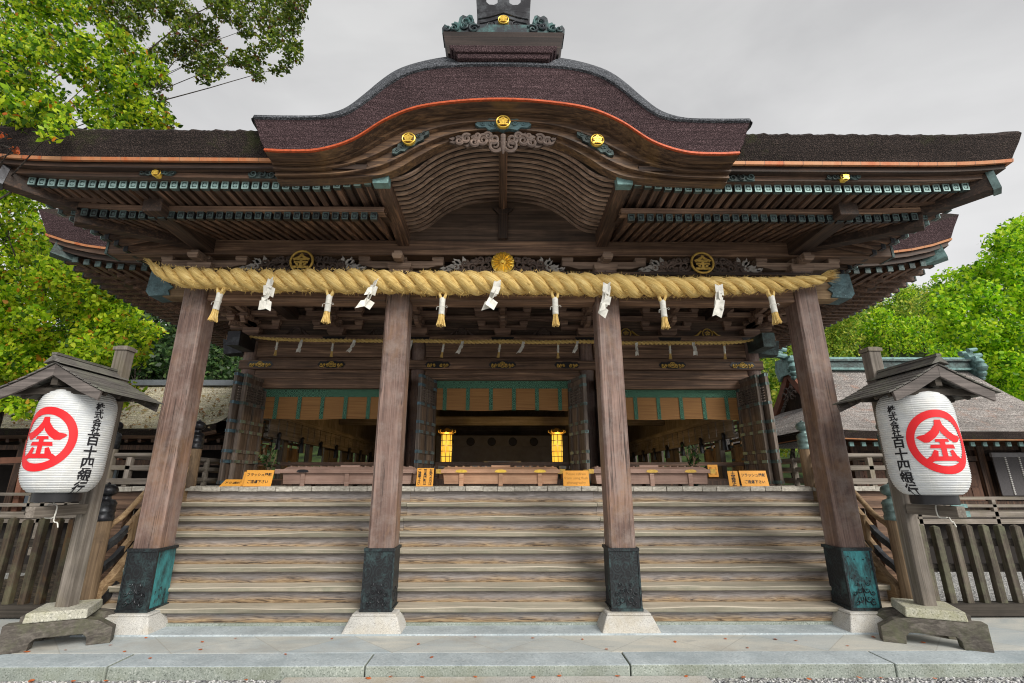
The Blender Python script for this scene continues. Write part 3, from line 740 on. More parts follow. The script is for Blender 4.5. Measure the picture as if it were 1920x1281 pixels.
# stepped bargeboard under the bark edge
f = lambda t: lerp(low, lo, t)
b = MB(); b.loft([at(low, 4.64, .004), at(low, 4.80, .0), at(f(.10), 4.79), at(f(.12), 4.85), at(f(.34), 4.845), at(f(.36), 4.82), at(f(.42), 4.82), at(f(.44), 4.885), at(f(.68), 4.88), at(f(.70), 4.855), at(f(.77), 4.855), at(f(.79), 4.92), at(f(.96), 4.915), at(f(1.0), 4.89), at(f(1.0), 5.02), at(f(.4), 5.02)])
barge = b.build('bargeboard', M['hafu'], hall, smooth=True)
def plate(x, z, ang, w, h, name, mat, y=4.83):
    b = MB(); ca, sa = math.cos(ang), math.sin(ang)
    outl = [(-1, .0), (-.86, .55), (-.62, .5), (-.5, .95), (-.2, .8), (0, 1.0), (.2, .8), (.5, .95), (.62, .5), (.86, .55), (1, 0), (.86, -.55), (.62, -.5), (.5, -.95), (.2, -.75), (0, -1.0), (-.2, -.75), (-.5, -.95), (-.62, -.5), (-.86, -.55)]
    b.prism([(x + u * w * ca - v * h * sa, z + u * w * sa + v * h * ca) for u, v in outl], lambda u, v, t: (u, t, v), y, y + .05)
    for q in (-1, 1):
        for dx, r in ((.42, .4), (.72, .3)):
            n = 16; pts = []
            for i in range(n):
                a = i / n * 2.6 * math.pi * q; rr = h * r * (1 - i / n * .75)
                u, v = q * dx * w + rr * math.cos(a), rr * math.sin(a)
                pts.append((x + u * ca - v * sa, y - .004, z + u * sa + v * ca))
            b.tube(pts, .008, 5)
    return b.build(name, mat, barge)
plate(0, 5.83, 0, .34, .085, 'crest_plate', M['patina_plate'])
for s in (-1, 1): plate(s * 1.10, 5.575, -s * .66, .27, .07, 'crest_plate', M['patina_dim'])
crest(barge, 0, 4.83, 5.835, .088)
for s in (-1, 1): crest(barge, s * 1.118, 4.83, 5.585, .082)

# vault of the gable: curved ribs, boards, crown purlin, back panel, side beams
V = [(-1.37, 5.19), (-1.22, 5.215), (-1.06, 5.31), (-.92, 5.44), (-.72, 5.58), (-.48, 5.675), (-.22, 5.715), (0, 5.725)]
V = kc(V)
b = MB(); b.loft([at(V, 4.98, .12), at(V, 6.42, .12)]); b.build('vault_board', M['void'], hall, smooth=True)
b = MB(); N_ = 49; Vs = catmull(V.tolist(), N_)
b.loft([[(x, -.024, z + .022) for x, z in Vs], [(x, .024, z + .022) for x, z in Vs], [(x, .024, z + .05) for x, z in Vs], [(x, -.024, z + .05) for x, z in Vs], [(x, -.024, z + .022) for x, z in Vs]])
rib = b.build('vault_rib', M['rib'], hall, smooth=True); rib.location.y = 5.08
for i in range(1, 13):
    c = rib.copy(); COL.objects.link(c); c.location.y = 5.08 + i * .1055
b = MB(); b.box(-.055, .055, 4.96, 6.40, 5.60, 5.70); b.box(-.035, .035, 4.965, 6.4, 5.575, 5.60); b.build('crown_purlin', M['eave_y'], hall, bevel=.006)
poly = [(x, z + .10) for x, z in V] + [(1.37, 5.09), (-1.37, 5.09)]
b = MB(); b.prism(poly, lambda u, v, t: (u, t, v), 6.375, 6.46); b.build('gable_panel', M['panel'], hall)
b = MB(); b.box(-.07, .07, 6.31, 6.37, 5.10, 5.60); b.frustum(0, 6.33, 5.50, 5.60, .06, .03, .16, .03); b.build('gable_strut', M['dark_z'], hall, bevel=.01)
for s in (-1, 1):
    b = MB(); b.hexa([(s * 1.455 - .085, 4.99, 5.10), (s * 1.455 + .085, 4.99, 5.10), (s * 1.455 + .085, 6.7, 4.98), (s * 1.455 - .085, 6.7, 4.98),
                      (s * 1.455 - .085, 4.99, 5.29), (s * 1.455 + .085, 4.99, 5.29), (s * 1.455 + .085, 6.7, 5.2), (s * 1.455 - .085, 6.7, 5.2)])
    o = b.build('gable_side_beam', M['eave_y'], hall, bevel=.008)
    c = MB(); c.frustum(s * 1.455, 5.01, 5.085, 5.31, .094, .06, .10, .065); c.build('metal_cap', M['patina_cap'], o, bevel=.006)
# hanging carved ornament at the crown
b = MB(); y = 4.87
for s in (-1, 1):
    for dx, z, r, sg, a0 in ((.08, 5.60, .075, 1, 2.5), (.09, 5.66, .05, -1, .3), (.20, 5.65, .06, -1, 2.0), (.29, 5.63, .055, 1, 1.0), (.37, 5.665, .05, -1, 2.4), (.44, 5.64, .045, 1, .8), (.26, 5.69, .035, -1, .2), (.15, 5.69, .04, 1, .3)):
        scroll(b, s * dx, z, y, r, 1.5, sg * s, a0 if s > 0 else math.pi - a0, .021)
    for dx, z, l, a in ((.16, 5.61, .16, .3), (.30, 5.60, .15, .4), (.40, 5.63, .14, .2), (.05, 5.56, .12, .9), (.12, 5.67, .14, .5), (.46, 5.655, .09, .4)):
        leaf_shape(b, s * dx, z, y + .01, l, a if s > 0 else math.pi - a, .4 if s > 0 else -.4, .04)
b.tube([(0, y - .01, 5.70), (0, y - .02, 5.58), (0, y, 5.52)], [.03, .026, .01], 8)
b.v = [(x * 1.2, y_, 5.665 + (z - 5.68) * 1.4) for x, y_, z in b.v]
b.build('carved_pendant', M['carving'], hall, smooth=True)

# --- ridge box with ornament over the gable
b = MB()
for y0, hw, z0, z1 in ((4.50, .56, 6.605, 6.665), (4.47, .60, 6.668, 6.725), (4.50, .645, 6.728, 6.79)): b.frustum(0, (y0 + 8.5) / 2, z0, z1, hw * .96, (8.5 - y0) / 2, hw, (8.5 - y0) / 2 + .01)
rb = b.build('ridge_course', M['bark_face'], hall, bevel=.008)
b = MB(); b.frustum(0, 6.6, 6.79, 7.06, .67, 1.99, .735, 2.05); b.build('ridge_box', M['ridge_wood'], hall)
orn = [(-.745, 7.06), (-.75, 7.14), (-.72, 7.20), (-.66, 7.155), (-.63, 7.165), (-.60, 7.245), (-.555, 7.225), (-.54, 7.31), (-.50, 7.35), (-.455, 7.325), (-.42, 7.355), (-.385, 7.345), (-.345, 7.20)]
orn = orn + [(-x, z) for x, z in orn[::-1]]
b = MB(); b.prism(orn, lambda u, v, t: (u, t, v), 4.57, 4.78)
for s in (-1, 1):
    for dx, z, r, sg, a0 in ((.45, 7.23, .085, 1, 2.), (.47, 7.16, .05, -1, 1.), (.60, 7.13, .06, 1, 1.), (.36, 7.12, .07, -1, 2.6), (.68, 7.12, .035, -1, 0)):
        scroll(b, s * dx, z, 4.565, r, 1.4, sg * s, a0 if s > 0 else math.pi - a0, .017)
b.build('ridge_scroll', patina('dark_green_bronze', (.03, .035, .042), (.09, .22, .21), .36, 0, 0, .5, .3), hall, smooth=False)
pl = [(-.345, 7.06), (-.33, 7.30), (-.36, 7.8), (-.38, 8.25), (.38, 8.25), (.36, 7.8), (.33, 7.30), (.345, 7.06)]
b = MB(); y0, y1 = 4.66, 4.84
fn = lambda u, v, t: (u, t, v)
b.prism([(-.345, 7.06), (-.325, 7.28), (-.33, 7.42), (0, 7.47), (.33, 7.42), (.325, 7.28), (.345, 7.06)], fn, y0 - .06, y1)
for s in (-1, 1):
    b.prism([(s * .335, 7.42), (s * .345, 7.6), (s * .375, 8.2), (s * .25, 8.2), (s * .225, 7.62), (s * .20, 7.545), (s * .13, 7.535), (0, 7.47)] if False else
            [(s * .33, 7.42), (s * .375, 8.2), (s * .235, 8.2), (s * .215, 7.60), (s * .18, 7.56), (s * .12, 7.555), (s * .075, 7.585), (s * .06, 8.2), (0, 8.2), (0, 7.47)], fn, y0 - .06, y1)
b.prism([(-.45, 8.2), (0, 8.42), (.45, 8.2), (.42, 8.14), (0, 8.34), (-.42, 8.14)], fn, y0 - .05, y1 + .05)
for dz, w in ((7.37, .31), (7.30, .29)):
    b.tube([(-w, y0 - .064, dz - .05), (-w * .6, y0 - .064, dz - .02), (0, y0 - .064, dz + .05), (w * .6, y0 - .064, dz - .02), (w, y0 - .064, dz - .05)], .012, 6)
for s in (-1, 1): scroll(b, s * .16, 7.22, y0 - .062, .07, 1.2, s, 1.0, .010)
rp_ = b.build('ridge_plaque', M['bronze'], hall, bevel=.008)
crest(rp_, 0, 4.60, 7.27, .068)
for o in hall.children:
    if o.name.split('.')[0] in ('ridge_course', 'ridge_box', 'ridge_scroll', 'ridge_plaque'): o.location.z = -.13
# ------------------------------------------------------------------ stairs
TR, TD, Y0, Z0 = .1925, .199, 6.50, .165
b = MB(); b.box(-4.95, 4.95, 6.53, 6.62, -.02, .047); b.build('stair_sill', M['kerb'], hall, bevel=.01)
def wear(x, i): return .006 * math.sin(x * 1.9 + i * 2.1) + .005 * math.sin(x * 4.3 + i) + .009 * math.exp(-((abs(x) % 2.9 - 1.2) / .8) ** 2)
random.seed(31)
for i in range(7):
    y = Y0 + TD * i; z = Z0 + TR * i
    for xa, xb in ((-4.95, -1.453), (-1.447, 1.447), (1.453, 4.95)):      # a board to each bay, meeting behind the posts
        dz = random.uniform(-.004, .004); dy = random.uniform(-.005, .005); zt = z + .060 + dz; cx = (xa + xb) / 2
        sec = lambda x: [(x - cx, dy + .008, z + dz + .2 * wear(x, i)), (x - cx, dy, z + dz + .010), (x - cx, dy, zt - .010 - wear(x, i)), (x - cx, dy + .010, zt - wear(x, i) * 1.1), (x - cx, dy + .05, zt - wear(x, i) * .9), (x - cx, dy + .26, zt), (x - cx, dy + .26, z + dz)]
        b = MB(); b.loft([sec(x) for x in np.linspace(xa, xb, 40)], closed=True, caps=True)
        for k_, f_ in enumerate(b.f[:-2]): b.mi[k_] = 1 if k_ % 7 in (0, 1) else 0
        o = b.build('stair_tread', [M['tread'], M['nosing']], hall); o.location = (cx, y, 0)
for i in range(8):
    y = Y0 + TD * i + .075; z0 = (.047 if i == 0 else Z0 + TR * (i - 1) + .052); z1 = (Z0 + TR * i) if i < 7 else 1.535
    for xa, xb in ((-4.95, -1.452), (-1.448, 1.448), (1.452, 4.95)):
        b = MB(); w_ = (xb - xa) / 2; b.box(-w_, w_, 0, .035, 0, z1 - z0 + .01)
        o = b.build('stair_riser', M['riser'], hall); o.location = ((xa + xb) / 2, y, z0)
# stringers and stair railings
def lathe_at(x, y, z, prof, n=24):
    b = MB(); b.lathe(prof, (x, y, z), n); return b
FIN = [(.118, 0), (.124, .012), (.124, .05), (.116, .06), (.116, .10), (.122, .108), (.122, .125), (.116, .135), (.116, .19), (.121, .197), (.121, .212), (.112, .222), (.10, .245),
       (.058, .262), (.050, .285), (.052, .30), (.085, .318), (.105, .345), (.108, .375), (.095, .41), (.06, .435), (.022, .448), (.016, .462), (.006, .47)]
def newel(x, y, z0, z1, bronze, r=.112, mat='newel_worn', parent=None):
    o = lathe_at(x, y, 0, [(r * 1.02, z0), (r, z0 + .05), (r, z1)]).build('newel', M[mat], parent or hall, smooth=True)
    lathe_at(x, y, z1 - .01, [(q * r / .112, h) for q, h in FIN]).build('newel_cap', M[bronze], o, smooth=True)
    return o
for s in (-1, 1):
    br = 'bronze' if s < 0 else 'bronze_green'
    b = MB()
    b.prism([(6.62, 0), (6.62, .42), (6.8, .55), (7.9, 1.62), (8.0, 1.62), (8.0, 1.35), (7.0, .0)], lambda u, v, t: (t, u, v), s * 4.95, s * 5.06)
    o = b.build('stringer', M['tan_y'], hall, bevel=.008)
    b = MB(); b.prism([(6.62, .33), (6.80, .47), (6.86, .44), (6.86, .36), (6.72, .26), (6.62, .20)], lambda u, v, t: (t, u, v), s * 5.064 if s > 0 else -4.94, s * 5.075 if s > 0 else -4.929)
    b.build('string_plate', M['bronze'], o)
    newel(s * 5.10, 6.55, .0, 1.22, br, .12); newel(s * 4.955, 7.96, 1.60, 2.20, br, .105)
    for za, zb, h in ((1.16, 2.10, .06), (.90, 1.88, .085), (.64, 1.64, .085)):
        pts = [(s * 5.09, 6.66, za - .06), (s * 5.085, 6.74, za + .005), (s * 5.07, 6.9, za + .11), (s * 5.03, 7.3, lerp(za, zb, .55)), (s * 4.98, 7.72, lerp(za, zb, .92)), (s * 4.96, 7.9, zb)]
        P = catmull(pts, 18)
        b = MB()
        if h < .07: b.tube(P, .035, 10)
        else: b.loft([[(x - .03, y, z - h / 2), (x + .03, y, z - h / 2), (x + .03, y, z + h / 2), (x - .03, y, z + h / 2)] for x, y, z in P], closed=True, caps=True)
        o = b.build('stair_rail', M['tan_y'], hall, smooth=h < .07)
        c = MB(); P2 = P[:5] if h >= .07 else P[-4:-1]
        c.loft([[(x - .034, y, z - h / 2 - .004), (x + .034, y, z - h / 2 - .004), (x + .034, y, z + h / 2 + .004), (x - .034, y, z + h / 2 + .004)] for x, y, z in P2], closed=True, caps=True)
        c.build('rail_plate', M['bronze'], o)
    for y in (7.05, 7.45):
        t = (y - 6.66) / 1.24
        b = MB(); b.box(s * 5.03 - .03, s * 5.03 + .03, y - .035, y + .035, .60 + t * 1.0, .93 + t * .98); b.build('rail_post', M['tan_z'], hall)

# ------------------------------------------------------------------ veranda
b = MB(); x = -6.25; random.seed(4)
while x < 6.25:
    w = random.uniform(.22, .31); x1 = min(x + w, 6.25)
    dz = random.uniform(-.004, .004); dy = random.uniform(-.008, .012)
    b.box(x + .003, x1 - .003, 7.88 + dy, 9.75, 1.54 + dz, 1.613 + dz); x = x1
b.build('veranda_floor', M['deck'], hall, bevel=.006)
b = MB(); b.box(-6.2, 6.2, 7.97, 8.10, 1.28, 1.535)
for x in (-6.0, -5.4, 5.4, 6.0): b.box(x - .1, x + .1, 8.0, 8.2, -.1, 1.28)
for z in (.45, .9): b.box(-6.1, -5.1, 8.06, 8.13, z, z + .1); b.box(5.1, 6.1, 8.06, 8.13, z, z + .1)
b.build('veranda_beam', M['beam'], hall, bevel=.006)
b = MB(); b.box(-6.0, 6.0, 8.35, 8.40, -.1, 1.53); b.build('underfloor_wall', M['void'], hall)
for s in (-1, 1):
    b = MB(); b.box(s * 5.1, s * 6.25, 9.75, 22, 1.54, 1.61)
    b.build('side_veranda', M['grey_y'], hall)
    b = MB(); b.box(s * 6.05, s * 6.2, 9.0, 22, 1.28, 1.535)
    for y in range(9, 22, 2): b.box(s * 6.0, s * 6.18, y, y + .18, -.1, 1.28)
    b.build('side_veranda_beam', M['dark_y'], hall)
    newel(s * 6.30, 7.97, 1.40, 2.20, 'bronze' if s < 0 else 'bronze_green', .10, 'grey_z')
    rl = MB(); rl.tube([(s * 5.06, 7.97, 2.095), (s * 6.55, 7.97, 2.095)], .036, 10); r1 = rl.build('balustrade_rail', M['grey_x'], hall, smooth=True)
    rl = MB(); rl.box(s * 5.06, s * 6.5, 7.93, 8.01, 1.865, 1.935); rl.build('balustrade_rail', M['grey_x'], hall, bevel=.006)
    rl = MB(); rl.box(s * 5.06, s * 6.5, 7.91, 8.03, 1.645, 1.735); rl.build('balustrade_rail', M['grey_x'], hall, bevel=.006)
    c = MB(); c.box(s * 6.44, s * 6.52, 7.925, 8.015, 1.858, 1.942); c.box(s * 6.44, s * 6.52, 7.905, 8.035, 1.64, 1.74); c.tube([(s * 6.48, 7.97, 2.095), (s * 6.57, 7.97, 2.095)], .042, 10)
    c.build('rail_end_cap', M['patina_cap' if s > 0 else 'bronze'], r1)
    for x in (5.45, 5.95):
        b = MB(); b.box(s * x - .04, s * x + .04, 7.93, 8.01, 1.613, 2.06); b.build('balustrade_post', M['grey_z'], hall, bevel=.005)
    for z, h in ((2.08, .05), (1.90, .07), (1.69, .09)):
        b = MB(); b.box(s * 6.26, s * 6.34, 8.08, 22, z - h / 2, z + h / 2); b.build('balustrade_rail', M['grey_y'], hall)
    for y in np.arange(9.2, 22, 1.4):
        b = MB(); b.box(s * 6.26, s * 6.34, y, y + .08, 1.6, 2.06); b.build('balustrade_post', M['grey_z'], hall)
    for y in (8.6, 9.3):      # low inner railing from the doors to the veranda edge
        pass
    b = MB()
    for z in (1.72, 1.9, 2.06): b.beam((s * 5.22, 8.15, z), (s * 5.30, 9.5, z), .05, .06)
    for y in (8.2, 8.8, 9.4): b.box(s * 5.2, s * 5.27, y, y + .05, 1.6, 2.08)
    b.build('inner_rail', M['grey_y'], hall)

# ------------------------------------------------------------------ hall front wall (Y 9.6)
HX = (-5.15, -1.72, 1.72, 5.15); HY = 9.6
for x in HX:
    MB().lathe([(.155, 1.6), (.152, 3.0), (.148, 4.47)], (x, HY, 0), 20).build('column', M['post'], hall, smooth=True)
b = MB(); b.box(-5.28, 5.28, HY - .19, HY + .17, 3.85, 4.03); nag = b.build('lintel_beam', M['beam'], hall, bevel=.008)
def fitting(x, z, w, h, cr=True, name='gilt_fitting'):
    b = MB(); y = HY - .20
    outl = [(-1, 0), (-.8, .9), (-.45, .75), (-.3, 1), (.3, 1), (.45, .75), (.8, .9), (1, 0), (.8, -.9), (.45, -.75), (.3, -1), (-.3, -1), (-.45, -.75), (-.8, -.9)]
    b.prism([(x + u * w, z + v * h) for u, v in outl], lambda u, v, t: (u, t, v), y, y + .02)
    o = b.build(name, M['black'], nag)
    g = MB()
    for s in (-1, 1):
        for dx in (.28, .5, .72):
            scroll(g, x + s * dx * w, z + h * .38 * (1 if int(dx * 100) % 2 else -1), y - .006, h * .42, 1.1, s, dx * 9, .010)
            g.disc((x + s * dx * w, y - .008, z), h * .3, .012, 8)
    if cr:
        g.torus((x, y - .008, z), h * .72, h * .12, 24, 6)
        text_on(g, '金', h * 1.1, lambda u, v: (x + u, y - .016, z + v), bold=.03)
    g.build('gilding', M['gold_old'], o)
for x in (0, -3.43, 3.43): fitting(x, 3.94, .28, .075)
for x in (-1.72 + .42, 1.72 - .42, -1.72 - .42, 1.72 + .42, 5.15 - .30, -5.15 + .30): fitting(x, 3.94, .26, .07, abs(x) > 4)
b = MB()
for x0, x1 in ((-5.0, -1.87), (-1.57, 1.57), (1.87, 5.0)):
    b.box(x0, x1, HY - .10, HY + .02, 4.12, 4.44); b.box(x0, x1, HY - .02, HY + .08, 4.03, 4.12)
b.build('frieze_board', M['beam'], hall)
b = MB(); b.box(-5.62, 5.62, HY - .20, HY + .16, 4.445, 4.56); b.build('head_beam', M['beam'], hall, bevel=.008)
for x in HX + (-3.43, 3.43, 0.0):
    b = MB(); b.prism([(x - .24, 4.52), (x - .2, 4.45), (x + .2, 4.45), (x + .24, 4.52)], lambda u, v, t: (u, t, v), HY - .212, HY - .198); b.build('head_beam_plate', M['black'], hall)
for s in (-1, 1):
    b = MB(); b.prism([(5.30, 4.20), (5.66, 4.17), (5.72, 4.48), (5.34, 4.50)], lambda u, v, t: (s * u, t, v), HY - .12, HY + .12)
    b.prism([(HY - .75, 4.18), (HY - .15, 4.2), (HY - .15, 4.47), (HY - .75, 4.46)], lambda u, v, t: (t, u, v), s * 5.03, s * 5.27)
    b.build('beam_nose_cap', M['patina_dim' if s > 0 else 'bronze'], hall)
# lintels over the openings, side jamb panels
b = MB(); b.box(-1.56, 1.56, HY - .08, HY + .1, 3.66, 3.85)
b.box(-1.56, 1.56, HY - .12, HY - .08, 3.74, 3.80)
for s in (-1, 1):
    b.box(s * 1.88, s * 4.99, HY - .08, HY + .1, 3.48, 3.85); b.box(s * 1.88, s * 4.99, HY - .12, HY - .08, 3.66, 3.74)
b.build('door_lintel', M['beam'], hall, bevel=.006)
b = MB()
for x in (-4.98, -1.9, -1.42, 1.42, 1.9, 4.98): b.box(x - .09, x + .09, HY - .02, HY + .12, 1.6, 3.66)
b.box(-5.0, 5.0, HY + .0, HY + .16, 1.6, 1.70)
b.build('door_jamb', M['dark_z'], hall, bevel=.005)

M['door_panel'] = wood('brown_door_panel', (.05, .036, .028), (.36, .26, .195), 'z', (.17, .12, .09), rough=.6)
# --- folded doors
def door(hinge, tip, z0, z1, tone, trim):
    hx, hy = hinge; tx, ty = tip; w = math.hypot(tx - hx, ty - hy); H_ = z1 - z0
    b = MB(); st = .075; th = .035
    def bx(mb, u0, u1, v0, v1, t=th, o=0.0): mb.box(u0, u1, -t + o, t + o, v0, v1)
    bx(b, 0, st, 0, H_); bx(b, w - st, w, 0, H_)
    rows = [0, .30, .38, .68, .76, 1.06, 1.14, 1.40, 1.80, H_ - .08]
    for v in (0, .33, .50, .83, 1.0, 1.33, H_ - .46, H_ - .30, H_ - .08): pass
    zs = [0, .36, .54, .90, 1.08, 1.42]
    for v in zs + [H_ - .24, H_ - .075]: bx(b, st, w - st, v, v + .07, th - .004)
    bx(b, w / 2 - .03, w / 2 + .03, .07, 1.42, th - .006)
    o = b.build('door', M[tone], hall, bevel=.006)
    for k in range(5):
        for u0, u1 in ((st, w / 2 - .03), (w / 2 + .03, w - st)): p = MB(); bx(p, u0, u1, zs[k] + .07, zs[k + 1], .012); p.build('door_panel', M['door_panel'], o)
    p = MB(); bx(p, st, w - st, H_ - .17, H_ - .075, .012); p.build('door_panel', M['door_panel'], o)
    l = MB(); z_a, z_b = 1.49, H_ - .24
    n = 7
    for i in range(1, n): u = st + (w - 2 * st) * i / n; bx(l, u - .011, u + .011, z_a, z_b, .018)
    for i in range(1, 6): v = z_a + (z_b - z_a) * i / 6; bx(l, st, w - st, v - .011, v + .011, .020)
    l.build('lattice', M[tone], o)
    f = MB()
    for v in zs + [H_ - .24, H_ - .075]:
        for u in (0.0, w - st, w / 2 - .05):
            if v > 1.5 and u not in (0.0, w - st): continue
            du = .16 if u in (0.0, w - st) else .10
            uu = u if u == 0.0 else (w - du if u == w - st else u)
            bx(f, uu, uu + du, v + .008, v + .062, th + .003)
    f.build('door_fitting', M[trim], o)
    a = math.atan2(ty - hy, tx - hx); o.location = (hx, hy, z0); o.rotation_euler = (0, 0, a)
    return o
door((-4.86, 9.66), (-4.97, 8.82), 1.64, 3.66, 'door_z', 'blue_fitting'); door((4.86, 9.66), (4.97, 8.82), 1.64, 3.66, 'door_z', 'bronze_green')
door((-1.36, 9.62), (-1.56, 8.96), 1.64, 3.66, 'door_z', 'blue_fitting'); door((1.36, 9.62), (1.56, 8.96), 1.64, 3.66, 'door_z', 'bronze_green')
door((-2.04, 9.66), (-1.84, 8.96), 1.64, 3.66, 'door_z', 'bronze_green'); door((2.04, 9.66), (1.84, 8.96), 1.64, 3.66, 'door_z', 'bronze_green')
door((-4.80, 9.70), (-4.86, 8.95), 1.64, 3.66, 'door_z', 'bronze_green'); door((4.80, 9.70), (4.86, 8.95), 1.64, 3.66, 'door_z', 'bronze_green')

# --- inner rail across the openings
for x0, x1 in ((-4.85, -1.95), (-1.33, 1.33), (1.95, 4.85)):
    b = MB(); b.box(x0, x1, 9.78, 9.84, 1.985, 2.05); b.box(x0, x1, 9.79, 9.83, 1.70, 1.74)
    n = max(2, int((x1 - x0) / .8))
    for i in range(n + 1): q = x0 + .03 + (x1 - x0 - .06) * i / n; b.box(q - .025, q + .025, 9.78, 9.84, 1.6, 1.985)
    b.build('inner_rail', M['eave_x'], hall)

# ------------------------------------------------------------------ bracket sets and eaves of the hall itself
def bracket_set(x, corner=0):
    b = MB(); y = HY - .02; z = 4.56
    block(b, x, y, z, .34, .16)
    tiers = 3
    for t in range(tiers):
        zz = z + .16 + t * .20; yy = y - t * .30
        b.box(x - .5 - .06 * t, x + .5 + .06 * t, yy - .05, yy + .05, zz, zz + .10)
        b.box(x - .05, x + .05, yy - .42, y + .2, zz, zz + .10)
        for q in (-.44 - .06 * t, 0, .44 + .06 * t): block(b, x + q, yy, zz + .085, .17, .11)
        block(b, x, yy - .34, zz + .085, .17, .11)
        b.prism([(yy - .40, zz), (yy - .52, zz + .03), (yy - .58, zz + .12), (yy - .40, zz + .10)], lambda u, v, t_: (t_, u, v), x - .045, x + .045)
        if corner:
            b.beam((x, y, zz + .05), (x + corner * (.35 + .3 * t), y - .35 - .3 * t, zz + .05), .10, .10)
            block(b, x + corner * (.32 + .3 * t), y - .32 - .3 * t, zz + .085, .17, .11)
            b.box(x + corner * (.30 * t) - .05, x + corner * (.30 * t) + .05, y - .5, y + .5, zz, zz + .10)
            for q in (-.44, .44): block(b, x + corner * .30 * t, y + q, zz + .085, .16, .11)
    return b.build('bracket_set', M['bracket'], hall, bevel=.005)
for x in (0.0, -1.72, 1.72, -3.43, 3.43): bracket_set(x)
bracket_set(-5.15, -1); bracket_set(5.15, 1)
b = MB(); b.box(-5.2, 5.2, HY - .0, HY + .04, 4.56, 5.5); b.build('bracket_wall', M['panel'], hall)
b = MB()
for t in range(3):
    zz = 4.56 + .16 + t * .20 + .20; yy = HY - .02 - t * .30
    b.box(-6.0, 6.0, yy - .055, yy + .055, zz, zz + .11)
b.box(-6.3, 6.3, HY - .98, HY - .86, 5.32, 5.46)
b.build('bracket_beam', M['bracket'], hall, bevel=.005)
for i, x in enumerate((-4.29, -2.58, -.86, .86, 2.58, 4.29)):
    c = MB(); c.disc((x, HY - .02, 4.66), .125, .02, 24); o = c.build('frog_leg_strut', M['carving'], hall)
    g = MB(); g.torus((x, HY - .03, 4.66), .10, .012, 28, 6); text_on(g, '金', .13, lambda u, v: (x + u, HY - .045, 4.66 + v), bold=.02)
    for s in (-1, 1): g.tube([(x + s * .12, HY - .01, 4.72), (x + s * .22, HY - .01, 4.62), (x + s * .34, HY - .01, 4.575)], [.02, .025, .02], 6)
    g.build('crest_ring', M['gold_old' if i in (4, 5) else 'carving'], o)

# hall roof: eaves all round, thick bark edge, skin
A2, B2 = 7.55, 7.20
def hall_eave(section, up=.27, closed=False, yend=24, xin=0.02):
    b = eave_loft(section, xin, yend, closed, up, A=A2, B=B2); return b
hall_eave([(0, 5.335), (.05, 5.5), (.12, 5.70)], .30).build('hall_bark_edge', M['bark_face'], hall)
hall_eave([(.12, 5.70), (.05, 5.76), (-.5, 6.05), (-2.2, 7.2), (-4.2, 8.9), (-5.4, 10.2)], .3).build('hall_roof', M['bark_dark'], hall, smooth=True)
hall_eave([(.003, 5.30), (.008, 5.337), (-.03, 5.337), (-.03, 5.30)], .29, True).build('hall_eave_strip', M['copper'], hall)
hall_eave([(-.04, 5.215), (-.04, 5.298), (-.3, 5.298), (-.3, 5.215)], .29, True).build('hall_eave_board', M['eave_x'], hall)
hall_eave([(-.10, 5.13), (-.10, 5.212), (-.36, 5.212), (-.36, 5.13)], .28, True).build('hall_eave_board', M['dark_x'], hall)
hall_eave([(-.12, 5.128), (-1.2, 5.145)], .27).build('hall_soffit', M['dark_y'], hall)
hall_eave([(-.85, 5.03), (-.85, 5.10), (-.95, 5.10), (-.95, 5.03)], .22, True).build('hall_rafter_ledge', M['beam'], hall)
hall_eave([(-.9, 5.02), (-2.6, 5.56)], .2).build('hall_soffit', M['dark_y'], hall)
fl, bs, cp = MB(), MB(), MB()
for s in (-1, 1):
    y = 7.5
    while y < 20:
        u = .27 * max(0, 1 - (y - B2) / 2.2) ** 3
        fl.beam((s * 7.36, y, 5.085 + u), (s * 6.4, y, 5.10 + u * .7), .08, .085)
        bs.beam((s * 6.62, y, 4.985 + u * .8), (s * 5.1, y, 5.46), .085, .09)
        cp.box(s * 7.36, s * 7.385, y - .046, y + .046, 5.037 + u, 5.133 + u)
        y += .195
    x = 0.1
    while x < 7.2:
        u = .27 * max(0, (x - 5.3) / 2.2) ** 3
        fl.beam((s * x, 7.39, 5.085 + u), (s * x, 8.3, 5.10 + u * .7), .08, .085)
        cp.box(s * x - .046, s * x + .046, 7.365, 7.39, 5.037 + u, 5.133 + u)
        if x < 6.5: bs.beam((s * x, 8.13, 4.985 + u * .8), (s * x, 9.6, 5.46), .085, .09)
        x += .195
tag(fl.build('hall_flying_rafter', M['eave_y'], hall), kind='stuff'); tag(bs.build('hall_base_rafter', M['eave_y'], hall), kind='stuff')
tag(cp.build('hall_rafter_cap', M['patina_dim'], hall), kind='stuff')
for s in (-1, 1):
    b = MB(); b.beam((s * 5.15, 9.6, 5.40), (s * 6.75, 8.0, 5.14), .18, .2); b.beam((s * 6.5, 8.25, 5.20), (s * 7.42, 7.33, 5.40), .18, .22)
    o = b.build('hall_hip_rafter', M['dark_x'], hall)
    c = MB(); c.beam((s * 7.25, 7.50, 5.36), (s * 7.46, 7.29, 5.41), .21, .25); c.build('end_cap', M['patina_cap' if s > 0 else 'patina_dim'], o)
    b = MB()
    for t in range(2):
        b.box(s * (5.15 + .30 * t) - .055, s * (5.15 + .30 * t) + .055, 9.2, 22, 4.90 + .2 * t, 5.01 + .2 * t)
    for y in np.arange(12, 22, 2.4):
        for t in range(3): b.box(s * 5.15 + min(0, s * .3 * t), s * 5.15 + max(0, s * (.3 * t + .45)), y - .05, y + .05, 4.7 + .2 * t, 4.8 + .2 * t); block(b, s * (5.15 + .3 * t), y, 4.8 + .2 * t, .17, .11)
    b.box(s * 5.10, s * 5.2, 9.6, 22, 4.3, 5.5)
    b.build('side_bracket', M['eave_y'], hall)

